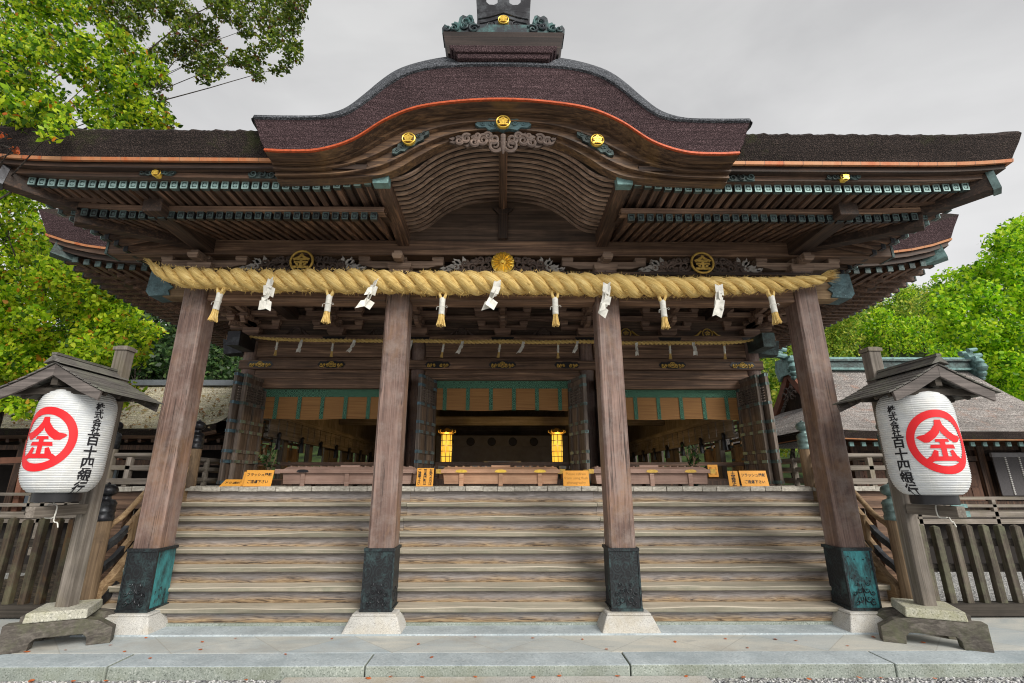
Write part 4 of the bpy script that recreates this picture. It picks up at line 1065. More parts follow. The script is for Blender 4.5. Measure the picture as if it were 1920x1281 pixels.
# ------------------------------------------------------------------ inside the hall
b = MB(); b.box(-5.15, 5.15, 9.75, 22, 1.50, 1.60); b.build('hall_floor', M['grey_y'], hall)
b = MB(); b.box(-5.2, 5.2, 9.7, 22, 4.38, 4.44); b.build('hall_ceiling', M['grey_y'], hall)
b = MB(); b.box(-5.2, 5.2, 21.9, 22.1, 0, 4.44); b.build('hall_back_wall', M['grey_x'], hall)
for s in (-1, 1):
    b = MB(); b.box(s * 5.02, s * 5.14, 9.7, 22, 3.0, 4.38)
    y = 9.75
    while y < 22: b.box(s * 5.02, s * 5.14, y, y + .22, 1.6, 3.0); y += 1.55
    y = 14.0
    while y < 21.5: b.box(s * 5.05, s * 5.11, y, y + 1.2, 1.6, 3.0); y += 1.55
    b.build('side_wall', M['grey_z'], hall)
    b = MB(); y = 9.9
    while y < 20:
        b.box(s * 4.72, s * 4.75, y, y + .36, 2.62, 2.95); y += .40
    b.box(s * 4.68, s * 4.79, 9.8, 20.5, 2.95, 3.06); b.box(s * 4.69, s * 4.78, 9.8, 20.5, 2.55, 2.62)
    o = b.build('valance_board', M['grey_y'], hall)
    for y in np.arange(10.2, 20, 1.2): MB().lathe([(.02, .12), (.05, .08), (.035, 0), (.055, -.05), (.075, -.24)], (s * 4.64, y, 2.55), 10).build('black_tassel', M['black'], o)
    for y in (10.25, 11.8):     # lattice shutters standing in the side openings
        b = MB(); x = s * 5.30; b.box(x - .02, x + .02, y, y + 1.05, 1.6, 1.68); b.box(x - .02, x + .02, y, y + 1.05, 2.92, 3.0)
        for q in (y, y + .5, y + .98): b.box(x - .02, x + .02, q, q + .07, 1.68, 2.92)
        for z in (2.0, 2.12, 2.42, 2.55): b.box(x - .018, x + .018, y, y + 1.05, z, z + .06)
        o = b.build('side_shutter', M['tan_z'], hall)
        l = MB()
        for q in np.linspace(y + .12, y + .94, 6): l.box(x - .012, x + .012, q - .012, q + .012, 2.6, 2.92)
        for z in (2.68, 2.76, 2.84): l.box(x - .014, x + .014, y, y + 1.05, z - .012, z + .012)
        l.build('lattice', M['grey_z'], o)
        p = MB(); p.box(x - .008, x + .008, y + .05, y + 1.0, 1.68, 2.45); p.build('shutter_panel', M['tan_z'], o)
        f = MB()
        for z in (1.62, 2.0, 2.12, 2.42, 2.55, 2.92):
            for q in (y - .002, y + .45, y + .92): f.box(x - .024, x + .024, q, q + .13, z + .006, z + .052)
        f.build('shutter_fitting', M['patina_plate'], o)
b = MB()
for x in (-2.6, 2.6):
    b.lathe([(.14, 1.6), (.14, 4.4)], (x, 15.0, 0), 14); b.lathe([(.14, 1.6), (.14, 4.4)], (x, 19.0, 0), 14)
b.build('inner_column', M['grey_z'], hall, smooth=True)
b = MB(); b.box(-5, 5, 14.9, 15.1, 3.35, 3.6); b.box(-2.6, 2.6, 18.9, 19.05, 3.1, 3.4); b.build('inner_beam', M['grey_x'], hall)
M['earth'] = bark('bare_earth', (.02, .016, .012), (.055, .045, .033), (.14, .10, .07), 14)
# ------------------------------------------------------------------ ground, paving, kerb
def plane(name, x0, x1, y0, y1, z, m, n=1):
    b = MB(); b.add([(x0, y0, z), (x1, y0, z), (x1, y1, z), (x0, y1, z)], [(0, 1, 2, 3)]); return tag(b.build(name, m), kind='structure')
plane('ground', -300, 300, -200, 500, -.115, M['gravel'])
b = MB(); b.box(-9.5, 9.5, 5.66, 6.98, -.2, 0.0); tag(b.build('pavement', M['paving']), kind='structure')
b = MB(); random.seed(3)
ends = [-9.5, -8.83, -6.29, -3.756, -1.309, 1.237, 3.80, 6.3, 8.9, 9.5]
for x0, x1 in zip(ends[:-1], ends[1:]):
    dz = random.uniform(-.003, .003)
    b.cur = 0; b.box(x0 + .006, x1 - .006, 5.285 + random.uniform(-.004, .004), 5.654, -.2, dz)
    b.mi[-5] = 1
tag(b.build('kerb', [M['kerb'], M['kerb_top']], bevel=.012), kind='structure')
b = MB(); b.box(-4.9, 4.9, 6.20, 6.56, -.1, .018); tag(b.build('stair_apron', M['kerb_top'], bevel=.008), kind='structure')
b = MB(); b.box(-2.05, 1.95, 2.0, 5.27, -.2, -.085); tag(b.build('approach_path', M['granite'], bevel=.01), kind='structure')
plane('bare_earth', -9.5, -5.4, 7.16, 11.0, -.108, M['earth'])  # dark sheet added to keep the view through the left fence dark
# loose pebbles along the kerb
n = 9000; P = np.empty((n, 3)); P[:, 0] = RNG.uniform(-7.5, 7.5, n); P[:, 1] = RNG.uniform(4.7, 5.27, n); P[:, 2] = -.112
keep = (P[:, 0] < -2.07) | (P[:, 0] > 1.97); P = P[keep]
def scatter_mesh(name, P, base, faces, size, mat, parent=None, flatten=(1, 1, 1), jitter=.5, smooth=False):
    n = len(P); base = np.array(base, float); k = len(base)
    q = RNG.normal(size=(n, 4)); q /= np.linalg.norm(q, axis=1)[:, None]; w, x, y, z = q.T
    Rm = np.stack([1 - 2 * (y * y + z * z), 2 * (x * y - z * w), 2 * (x * z + y * w), 2 * (x * y + z * w), 1 - 2 * (x * x + z * z), 2 * (y * z - x * w), 2 * (x * z - y * w), 2 * (y * z + x * w), 1 - 2 * (x * x + y * y)], 1).reshape(n, 3, 3)
    s = np.asarray(size) * (1 + RNG.uniform(-jitter, jitter, n))
    V = np.einsum('nij,kj->nki', Rm, base) * s[:, None, None] * np.array(flatten) + P[:, None, :]
    F = np.array(faces); fk = F.shape[1]
    idx = (F[None] + (np.arange(n) * k)[:, None, None]).reshape(-1)
    me = bpy.data.meshes.new(name); me.vertices.add(n * k); me.vertices.foreach_set('co', V.astype(np.float32).ravel())
    nf = n * len(F); me.loops.add(nf * fk); me.loops.foreach_set('vertex_index', idx.astype(np.int32))
    me.polygons.add(nf); me.polygons.foreach_set('loop_start', np.arange(0, nf * fk, fk, dtype=np.int32))
    try: me.polygons.foreach_set('loop_total', np.full(nf, fk, dtype=np.int32))
    except Exception: pass
    me.materials.append(mat); me.update(calc_edges=True); me.validate()
    if smooth: me.polygons.foreach_set('use_smooth', [True] * nf)
    o = bpy.data.objects.new(name, me); COL.objects.link(o)
    if parent is not None: attach(o, parent)
    return o
OCT = [(1, 0, 0), (-1, 0, 0), (0, .8, 0), (0, -.8, 0), (0, 0, .6), (0, 0, -.6)]
OCF = [(0, 2, 4), (2, 1, 4), (1, 3, 4), (3, 0, 4), (2, 0, 5), (1, 2, 5), (3, 1, 5), (0, 3, 5)]
tag(scatter_mesh('gravel', P, OCT, OCF, .017, M['pebble'], flatten=(1, 1, .7), smooth=True), kind='stuff')

# ------------------------------------------------------------------ thick straw rope with its tassels and paper streamers
def twisted(b, path, radius, pitch, strands, n=10, off=.52, fat=.52, hand=-1, rough=0.0):
    P = np.array(path, float); d = np.r_[0, np.cumsum(np.linalg.norm(np.diff(P, axis=0), axis=1))]
    T = np.gradient(P, axis=0); T /= np.linalg.norm(T, axis=1)[:, None]
    up = np.array([0, 0, 1.0]); S = np.cross(T, up); S /= np.linalg.norm(S, axis=1)[:, None]; U = np.cross(S, T)
    uvw = b.uvw if b.uvw is not None else []
    for k in range(strands):
        a = hand * 2 * np.pi * d / pitch + 2 * np.pi * k / strands
        C = P + (S * np.cos(a)[:, None] + U * np.sin(a)[:, None]) * (radius * off)[:, None]
        TT = np.gradient(C, axis=0); TT /= np.linalg.norm(TT, axis=1)[:, None]
        N1 = np.cross(TT, up); N1 /= np.linalg.norm(N1, axis=1)[:, None]; N2 = np.cross(N1, TT)
        rings = []
        for i in range(len(P)):
            rr = radius[i] * fat * (1 + (2.2 * rough) * math.sin(d[i] * (3.1 + k) + k * 2.1) + (1.3 * rough) * math.sin(d[i] * 9.7 + k))
            ring = []
            for q in range(n):
                t = 2 * np.pi * q / n; r_ = rr * (1 + rough * (math.sin(3 * t + k * 2 + d[i] * 5) * .5 + math.sin(7 * t - d[i] * 11 + k) * .5))
                ring.append(tuple(C[i] + (N1[i] * math.cos(t) + N2[i] * math.sin(t)) * r_))
                # fibre space follows the strand, turning slowly round it
                uvw.append((d[i] + k * 3.1, math.cos(t + d[i] * 2) * .12, math.sin(t + d[i] * 2) * .12))
            rings.append(ring)
        b.loft(rings, closed=True, caps=True)
    b.uvw = uvw
ctrl = [(-5.02, 6.12, 4.66, .02), (-4.93, 6.12, 4.585, .06), (-4.75, 6.13, 4.50, .125), (-4.4, 6.14, 4.455, .165), (-3.6, 6.14, 4.425, .178), (-2.6, 6.14, 4.405, .185), (-1.4, 6.14, 4.395, .188), (0, 6.14, 4.39, .19),
        (1.4, 6.14, 4.365, .184), (2.4, 6.14, 4.345, .168), (3.2, 6.14, 4.345, .152), (3.9, 6.14, 4.38, .125), (4.3, 6.15, 4.43, .098), (4.62, 6.16, 4.49, .072)]
ctrl = [(x * .972, y, z - .070, r * .87) for x, y, z, r in ctrl]
CV = catmull(ctrl, 420); rw = random.Random(9); CV[:, 3] *= 1 + .035 * np.sin(CV[:, 0] * 5.1) + .03 * np.sin(CV[:, 0] * 11.7 + 1)
CV[:, 2] += .010 * np.sin(CV[:, 0] * 2.3 + .4)
rope = MB(); twisted(rope, CV[:, :3], CV[:, 3], .60, 3, 14, .55, .465, -1, .04)
# stray straws
fz = random.Random(5)
def straw(mb, p, dirv, l, w=.0032):
    p = Vector(p); dv = Vector(dirv).normalized(); s = dv.orthogonal().normalized() * w; e = p + dv * l + Vector((0, 0, -l * .12)); m_ = p + dv * l * .55
    o = len(mb.v); mb.v += [tuple(p - s), tuple(p + s), tuple(m_ + s), tuple(e), tuple(m_ - s)]; mb.f += [[o, o + 1, o + 2, o + 4], [o + 4, o + 2, o + 3]]; mb.mi += [0, 0]
    mb.uvw += [(fz.random() * 9, 0, 0)] * 5
for i in range(5200):
    k_ = fz.randrange(6, 414); c = CV[k_]; a = fz.uniform(0, 2 * math.pi); r = c[3] * fz.uniform(.88, .99)
    p = (c[0], c[1] + r * math.cos(a), c[2] + r * math.sin(a))
    straw(rope, p, (fz.uniform(-1.3, 1.3), math.cos(a) * fz.uniform(.1, .9), math.sin(a) * fz.uniform(.1, .9)), fz.uniform(.02, .062))
for i in range(240):
    a = fz.uniform(0, 6.28); q = fz.uniform(0, .05); straw(rope, (4.47, 6.16 + q * math.cos(a), 4.425 + q * math.sin(a)), (1, math.cos(a) * q * 6, .28 + math.sin(a) * q * 7), fz.uniform(.16, .25), .004)
for i in range(120):
    a = fz.uniform(0, 6.28); q = fz.uniform(0, .03); straw(rope, (-4.83, 6.12 + q * math.cos(a), 4.55 + q * math.sin(a)), (-.8, math.cos(a) * q * 5, .75 + math.sin(a) * q * 6), fz.uniform(.08, .2), .004)
o = rope.build('straw_rope', M['rope'], smooth=True, recalc=False)
tag(o, 'thick twisted straw rope strung across the front of the porch', 'rope')

def tassel(name, label, loc, ln, w, group, tilt=0.0):
    t = thing(name, label, 'tassel', loc, random.uniform(-.2, .2), group); t.rotation_euler[1] = tilt
    b = MB(); b.uvw = []
    def tb(path, r, n=8):
        o = len(b.v); b.tube(path, r, n); b.uvw += [(p[2] * 3 + p[0] * 9, p[0] * 2, p[1] * 2) for p in b.v[o:]]
    for s in (-1, 1):
        for j in (-1, 0, 1):
            tb([(s * w * .15 + j * w * .16, 0, .03), (s * w * .62, j * w * .2, -ln * .05), (s * w * .5, j * w * .2, -ln * .13), (s * w * .22, j * w * .22, -ln * .22)], w * .26, 6)
    b.build('straw_loop', M['rope'], t, smooth=True, recalc=False)
    c = MB(); rr = [(w * .52, -ln * .19), (w * .56, -ln * .22), (w * .54, -ln * .4), (w * .57, -ln * .66), (w * .52, -ln * .67)]
    c.lathe(rr, (0, 0, 0), 14); p = c.build('paper_wrap', M['paper'], t, smooth=True)
    k = MB(); k.torus((0, 0, 0), w * .6, w * .035, 18, 5)
    k.v = [(x, z, y - ln * .45) for x, y, z in k.v]
    k.tube([(w * .5, -w * .2, -ln * .44), (w * .9, -w * .3, -ln * .42), (w * 1.1, -w * .3, -ln * .46), (w * .8, -w * .3, -ln * .47)], w * .04, 5)
    k.tube([(-w * .5, -w * .2, -ln * .44), (-w * .9, -w * .3, -ln * .47), (-w * .95, -w * .3, -ln * .55)], w * .04, 5)
    k.build('paper_string', M['paper'], p)
    e = MB(); e.uvw = []
    for i in range(46):
        a = fz.uniform(0, 6.28); q = math.sqrt(fz.random()); o = len(e.v)
        e.tube([(w * .45 * q * math.cos(a), w * .45 * q * math.sin(a), -ln * .62), (w * .55 * q * math.cos(a), w * .55 * q * math.sin(a), -ln * .8), (w * .85 * q * math.cos(a + .1), w * .85 * q * math.sin(a + .1), -ln * fz.uniform(.97, 1.0))], w * .085, 4)
        e.uvw += [(p_[2] * 2 + i, p_[0], p_[1]) for p_ in e.v[o:]]
    e.build('straw_brush', M['rope'], t, recalc=False)
    return t
def streamer(name, label, loc, ln, w, group, lean, seed):
    """zigzag paper: folded panels stepping aside and down, doubled"""
    rs = random.Random(seed); b = MB(); th = .0025
    for lay in range(2):
        p = Vector((0, -.010 * lay, 0)); k = 4; sd = 1 if (lay + seed) % 2 else -1; base_yaw = rs.uniform(-.45, .45)
        for i in range(k):
            h = ln / k * rs.uniform(1.0, 1.15); ww = w * rs.uniform(.92, 1.08) * (1 + .08 * i); yaw = base_yaw + rs.uniform(-.6, .6) + (.45 if i % 2 else -.45)
            an = lean * (.6 + .25 * i) + rs.uniform(-.05, .05)
            tw = Vector((math.cos(yaw), math.sin(yaw), -.45 * sd * (1 if i % 2 else -1))).normalized(); dn = Vector((math.sin(an), rs.uniform(-.45, .25), -math.cos(an))).normalized()
            if i: p = p + tw * (ww * .15 * sd * (1 if i % 2 else -1)) - Vector((0, .006, 0))
            nrm = tw.cross(dn).normalized() * th; q = [p - tw * ww * .5, p + tw * ww * .5, p + tw * ww * .5 + dn * h, p - tw * ww * .5 + dn * h]
            b.hexa([v - nrm for v in q] + [v + nrm for v in q]); p = p + dn * h * .74
    o = b.build(name, M['paper']); o.location = loc
    return tag(o, label, 'paper streamer', group)
TZ = [(-3.83, 'hanging just inside the far left post'), (-2.35, 'hanging in the middle of the left bay'), (-.815, 'hanging just right of the left middle post'), (.715, 'hanging left of the right middle post'), (2.18, 'hanging in the middle of the right bay'), (3.68, 'hanging just inside the far right post')]
random.seed(21)
for i, (x, w_) in enumerate(TZ):
    zc = float(np.interp(x, CV[:, 0], CV[:, 2] - CV[:, 3])); tassel('straw_tassel', 'straw tassel in white paper ' + w_, (x, 6.12, zc + .035), .50, .072, 'straw tassels on the thick rope', [.10, .04, .03, .0, -.02, -.06][i])
for i, (x, w_, ln) in enumerate([(-3.10, 'nearest the far left post', .0), (-1.70, 'beside the left middle post', -.30), (-.07, 'below the round gold flower crest', -.32), (1.40, 'against the right middle post', -.25), (2.92, 'nearest the far right post', -.22)]):
    c = np.interp(x, CV[:, 0], CV[:, 2]); r = np.interp(x, CV[:, 0], CV[:, 3])
    streamer('paper_streamer', 'large white zigzag paper streamer on the thick rope, ' + w_, (x, 6.14 - r - .01, c - r * .35), .49, .112, 'paper streamers on the thick rope', ln, 30 + i)

# thin rope in front of the hall
ctl = [(-5.13, 9.2, 4.47), (-4.6, 9.2, 4.41), (-3.9, 9.2, 4.385), (-3.2, 9.2, 4.38), (-2.4, 9.2, 4.375), (-1.5, 9.2, 4.375), (-.7, 9.2, 4.36), (0, 9.2, 4.37), (.7, 9.2, 4.355), (1.6, 9.2, 4.37), (2.4, 9.2, 4.345), (3.2, 9.2, 4.35), (4.1, 9.2, 4.35), (4.7, 9.2, 4.365), (5.13, 9.2, 4.43)]
C2 = catmull(ctl, 700); rr = np.interp(C2[:, 0], [-5.13, -4.5, 0, 4.6, 5.13], [.018, .034, .040, .036, .02])
tr = MB(); twisted(tr, C2, rr, .17, 2, 7, .5, .6, -1)
for i in range(500):
    c = C2[fz.randrange(700)]; a = fz.uniform(0, 6.28); straw(tr, (c[0], c[1] + .03 * math.cos(a), c[2] + .03 * math.sin(a)), (fz.uniform(-1, 1), math.cos(a), math.sin(a)), fz.uniform(.02, .05), .002)
tag(tr.build('thin_straw_rope', M['rope'], smooth=True, recalc=False), 'thin twisted straw rope along the beam above the hall doors', 'rope')
where = {-4.46: 'at the left end above the left doors', -3.36: 'near the middle above the left bay', -1.16: 'just right of the left middle post', -.04: 'at the centre above the offering box', 1.11: 'just left of the right middle post', 3.34: 'above the middle of the right bay', 4.43: 'at the right end above the right doors'}
for x, w_ in where.items():
    z = float(np.interp(x, C2[:, 0], C2[:, 2])); tassel('small_straw_tassel', 'small straw tassel on the thin rope ' + w_, (x, 9.19, z), .34, .036, 'small tassels on the thin rope', .14 if abs(x) < 1.2 and x < 1 else .04)
where = {-3.97: ('left of the middle of the left bay', -.1), -2.93: ('right of the middle of the left bay', -.35), -1.80: ('half behind the left middle post', -.35), -.79: ('left of the centre tassel', -.4), .42: ('just right of the centre tassel', -.45), 1.49: ('half behind the right middle post', -.4), 2.66: ('first in the right bay', .0), 3.80: ('last in the right bay', -.05)}
for i, (x, (w_, ln)) in enumerate(where.items()):
    z = float(np.interp(x, C2[:, 0], C2[:, 2])); streamer('small_paper_streamer', 'small white paper streamer on the thin rope, ' + w_, (x, 9.155, z - .01), .30, .055, 'small streamers on the thin rope', ln, 60 + i)

# ------------------------------------------------------------------ blinds in the doorways
def blind(label, x0, x1, z0, z1, nb, y=9.67):
    t = thing('bamboo_blind', label, 'blind', ((x0 + x1) / 2, y, z0), 0, 'bamboo blinds in the doorways'); w = (x1 - x0) / 2; h = z1 - z0
    b = MB(); n = 60
    b.loft([[(u, .006 * math.sin(u * 5) * (1 - v / h), v + (.012 * math.sin(u * 3.4) if v == 0 else 0)) for u in np.linspace(-w, w, n)] for v in np.linspace(0, h - .15, 8)])
    b.loft([[(u, .012, v) for u in np.linspace(-w, w, n)] for v in np.linspace(0.01, h - .15, 3)])
    b.build('slat_sheet', M['blind'], t)
    g = MB(); g.box(-w, w, -.012, .02, h - .155, h)
    g.box(-w, w, -.008, .018, -.004, .014) if False else None
    g.build('top_band', M['brocade'], t)
    for i in range(nb):
        u = -w + 2 * w * (i + .5) / nb
        q = MB(); q.loft([[(u - .038, -.014, v), (u + .038, -.014, v)] for v in np.linspace(.0, h - .15, 5)]); q.loft([[(u - .038, .0, v), (u + .038, .0, v)] for v in np.linspace(.0, h - .15, 5)])
        q.build('brocade_strip', M['brocade'], t)
    return t
blind('rolled down bamboo blind with green brocade in the centre doorway', -1.40, 1.40, 3.06, 3.66, 6)
blind('bamboo blind with green brocade in the right doorway', 2.0, 4.78, 2.88, 3.48, 6)
blind('shaded bamboo blind with dark brocade in the left doorway', -4.78, -2.0, 2.88, 3.48, 6)

# ------------------------------------------------------------------ offering boxes
def offering_box(label, x0, x1, mat, gold):
    t = thing('offering_box', label, 'offering box', ((x0 + x1) / 2, 8.42, 1.613), 0, 'offering boxes along the veranda'); w = (x1 - x0) / 2; d = .25
    b = MB(); b.hexa([(-w + .05, -d + .01, .035), (w - .05, -d + .01, .035), (w - .05, d - .01, .035), (-w + .05, d - .01, .035), (-w + .03, -d + .02, .215), (w - .03, -d + .02, .215), (w - .03, d - .02, .215), (-w + .03, d - .02, .215)])
    b.build('box_body', mat, t, bevel=.004)
    b = MB(); b.box(-w - .08, w + .08, -d - .035, -d + .035, .205, .265); b.box(-w - .08, w + .08, d - .035, d + .035, .205, .265)
    b.box(-w + .0, -w + .06, -d + .036, d - .036, .21, .262); b.box(w - .06, w, -d + .036, d - .036, .21, .262)
    r = b.build('rim', mat, t, bevel=.005)
    b = MB()
    for s in (-1, 1):
        for s2 in (-1, 1): b.box(s * (w + .083), s * (w - .0), s2 * d - .039, s2 * d + .039, .200, .270)
    b.build('rim_end_cap', M['gold_old'] if gold else M['box_dusty'], r)
    b = MB(); b.hexa([(-w + .02, -d + .0, .262), (w - .02, -d + .0, .262), (w - .02, d, .262), (-w + .02, d, .262), (-w + .05, -.12, .31), (w - .05, -.12, .31), (w - .05, .12, .31), (-w + .05, .12, .31)])
    b.box(-.16, .16, -.13, -.10, .305, .335)
    b.build('lid', mat, t, bevel=.004)
    b = MB(); n = int(w * 16)
    for i in range(n): q = -w + .1 + (2 * w - .2) * i / (n - 1); b.box(q - .012, q + .012, -.11, .11, .311, .325)
    b.build('lid_slat', mat, t)
    for u in (-.66, .0, .66):
        b = MB(); b.box(u * w - .035, u * w + .035, -d - .012, -d + .012, 0, .206); b.box(u * w - .035, u * w + .035, d - .012, d + .012, 0, .206)
        b.build('leg', mat, t, bevel=.004)
        b = MB(); b.prism([(u * w - .10, .222), (u * w - .08, .252), (u * w - .03, .262), (u * w + .03, .262), (u * w + .08, .252), (u * w + .10, .222), (u * w + .05, .214), (u * w - .05, .214)], lambda a, c, t_: (a, t_, c), -d - .042, -d - .034)
        if gold or u: b.build('gilt_fitting', M['gold'] if gold == 2 else M['gold_old'] if gold else M['bronze'], t)
    return t
offering_box('fresh cedar offering box with three gold fittings below the centre blind', -1.0, .95, M['box_wood'], 2)
offering_box('dusty offering box without gold at the foot of the left doorway', -3.62, -1.45, M['box_dusty'], 0)
offering_box('reddish offering box with dull gold at the foot of the right doorway', 1.5, 3.42, M['box_dusty'], 1)

# ------------------------------------------------------------------ orange notice boards on the veranda edge
def sign(label, x, y, w, h, lean, rows, size, vertical=False, yaw=0, faint=False, z=1.613, skew=0):
    t = thing('notice_board', label, 'sign', (x, y, z), yaw)
    b = MB(); c, s = math.cos(lean), math.sin(lean)
    fn = lambda u, v, o=0: (u, v * s + o * c, v * c - o * s)
    b.hexa([fn(-w / 2, 0, 0), fn(w / 2, 0, 0), fn(w / 2, 0, .012), fn(-w / 2, 0, .012), fn(-w / 2, h, 0), fn(w / 2, h, 0), fn(w / 2, h, .012), fn(-w / 2, h, .012)])
    b.build('board', M['sign'], t, bevel=.003)
    g = MB()
    if vertical:
        for i, col in enumerate(rows):
            n = len(col); cx = w / 2 - w * (i + .5) / len(rows)
            for j, ch in enumerate(col): text_on(g, ch, size, lambda u, v: fn(cx + u, h * .94 - (h * .88) * (j + .5) / n + v, -.002), bold=.02)
    else:
        for i, row in enumerate(rows): text_on(g, row, size, lambda u, v: fn(u, h * .93 - h * .86 * (i + .5) / len(rows) + v, -.002), bold=.0 if faint else .02)
    g.build('lettering', faint_ink if faint else M['ink'], t)
    if z < 1.7:
        p = MB(); p.beam(fn(0, h * .8, .014), (0, h * .8 * s + .12, .0), .02, .012); p.build('prop', M['tan_z'], t)
    return t
faint_ink = plain('faded_ink', (.42, .20, .04), .7)
sign('leaning orange board with black brush writing beside the left door', -4.34, 8.02, .33, .20, 1.0, ['下り通路'], .066)
sign('orange board with two lines of black writing left of the left box', -3.90, 8.0, .44, .26, .25, ['フラッシュ撮影', 'ご遠慮下さい'], .057)
sign('plain orange board half hidden behind the left two-line board', -3.98, 8.07, .42, .235, .25, ['ご遠慮'], .05)
sign('tall orange board with three columns of writing beside the left middle post', -1.24, 8.0, .27, .29, .2, ['お参りの方は', '写真撮影は', 'ご遠慮下さい'], .055, True)
sign('orange board with faint handwritten English right of the centre box', 1.19, 8.0, .42, .25, .2, ['Please refrain', 'from using flash', 'photography'], .06, faint=True)
sign('small orange board hanging behind the right offering box', 3.56, 8.35, .17, .20, .05, ['土足', '禁止'], .05, True, faint=True, z=1.76)
sign('narrow orange board with one column of black writing', 3.73, 8.0, .165, .24, .1, ['土足禁止'], .075, True)
sign('wide orange board with black writing before the right door', 4.07, 8.0, .44, .25, .22, ['フラッシュ撮影', 'ご遠慮下さい'], .057)

# ------------------------------------------------------------------ lamps and furniture inside
def floor_lamp(label, x):
    t = thing('standing_lantern', label, 'lantern', (x, 14.0, 1.6), 0, 'lit lanterns inside the hall')
    b = MB(); b.lathe([(.13, .58), (.145, .62), (.150, 1.0), (.145, 1.34), (.13, 1.38)], (0, 0, 0), 20); g = b.build('glowing_shade', M['glow'], t, smooth=True)
    c = MB()
    for k in range(8): a = k * math.pi / 4; c.tube([(.155 * math.cos(a), .155 * math.sin(a), .58), (.155 * math.cos(a), .155 * math.sin(a), 1.38)], .009, 5)
    for z in (.60, .75, .90, 1.05, 1.2, 1.36): c.v += []; c.tube([(.155 * math.cos(a), .155 * math.sin(a), z) for a in np.linspace(0, 2 * math.pi, 17)], .009, 5)
    c.build('cage', M['black'], g)
    pl_ = bpy.data.lights.new('lamp_light', 'POINT'); pl_.energy = 18; pl_.color = (1, .62, .22); pl_.shadow_soft_size = .17; po = bpy.data.objects.new('lamp_light', pl_); COL.objects.link(po); po.parent = t; po.location = (0, -.32, 1.0)
    s = MB(); s.lathe([(.16, 0), (.16, .03), (.03, .08), (.025, .5), (.16, .56), (.16, .58)], (0, 0, 0), 16); s.build('stand', M['black'], t, smooth=True)
    h = MB(); h.lathe([(.17, 1.38), (.20, 1.42), (.12, 1.50), (.03, 1.56)], (0, 0, 0), 8)
    for k in range(8): a = k * math.pi / 4; h.tube([(.17 * math.cos(a), .17 * math.sin(a), 1.41), (.25 * math.cos(a), .25 * math.sin(a), 1.44), (.23 * math.cos(a), .23 * math.sin(a), 1.50)], .012, 5)
    h.build('gilt_canopy', M['gold_old'], t, smooth=True)
    return t
floor_lamp('glowing yellow caged lantern inside the hall, left of the altar', -1.59); floor_lamp('glowing yellow caged lantern inside the hall, right of the altar', 1.57)
t = thing('altar_curtain', 'dark grey curtain with round crests at the back of the hall', 'curtain', (0, 18.6, 1.6))
b = MB(); b.loft([[(u, .04 * math.sin(u * 9) * (1 - v / 2), v) for u in np.linspace(-2.5, 2.5, 90)] for v in np.linspace(.55, 1.35, 5)]); b.build('lower_cloth', M['grey_cloth'], t, smooth=True)
b = MB(); b.box(-2.5, 2.5, -.03, .03, 1.352, 1.75); b.build('upper_band', M['grey_cloth'], t)
for i in range(6): MB().disc((-2.0 + i * .8, -.05, 1.52), .16, .02, 20).build('round_crest', M['black'], t)
for i, (x, w_) in enumerate([(-1.75, 'far left'), (-.55, 'centre left'), (.55, 'centre right'), (1.75, 'far right')]):
    t = thing('offering_stand', 'small pale wooden offering stand in the dark hall, ' + w_, 'stand', (x, 13.0, 1.6), 0, 'offering stands inside the hall')
    b = MB(); b.box(-.24, .24, -.16, .16, .40, .47); b.build('tray', M['white_cloth'], t)
    for s in (-1, 1):
        b = MB(); b.box(s * .16 - .05, s * .16 + .05, -.12, .12, 0, .4); b.build('leg', M['box_wood'], t)
t = thing('altar_vessel', 'wide pale bowl on the altar table at the hall centre', 'bowl', (0, 13.2, 2.05))
b = MB(); b.lathe([(.2, 0), (.42, .06), (.5, .14), (.46, .14), (.3, .05)], (0, 0, 0), 24); b.build('bowl', M['white_cloth'], t, smooth=True)
b = MB(); b.box(-.6, .6, -.25, .25, -.08, 0); b.box(-.55, -.48, -.2, .2, -.45, -.08); b.box(.48, .55, -.2, .2, -.45, -.08); b.build('table', M['dark_x'], t)
for sx, lab in ((-4.16, 'dark bronze vase of leafy twigs behind the left notice boards'), (3.30, 'dark bronze vase of leafy twigs at the end of the right offering box')):
    t = thing('twig_vase', lab, 'vase', (sx, 8.9 if sx < 0 else 8.55, 1.613))
    b = MB(); b.lathe([(.05, 0), (.07, .02), (.04, .06), (.075, .13), (.08, .17), (.05, .21), (.062, .24)], (0, 0, 0), 16); b.build('vase', M['bronze_green'], t, smooth=True)
    b = MB(); random.seed(9); P = []
    for k in range(7):
        a = random.uniform(0, 6.28); l = random.uniform(.3, .62); pts = [(0, 0, .2)]
        for q in (.4, .7, 1): pts.append((.14 * q * math.cos(a + q), .14 * q * math.sin(a + q), .2 + l * q))
        b.tube(pts, [.012, .01, .008, .005], 5)
        for q in range(12): u = random.uniform(.3, 1); P.append((.14 * u * math.cos(a + u) + random.uniform(-.06, .06), .14 * u * math.sin(a + u) + random.uniform(-.06, .06), .2 + l * u))
    b.build('twig', M['newel_worn'], t)
    scatter_mesh('leaves', np.array(P), [(0, 0, 0), (.5, .3, .05), (1, 0, 0), (.5, -.3, .05)], [(0, 1, 2, 3)], .07, M['leaf_dark'], t)

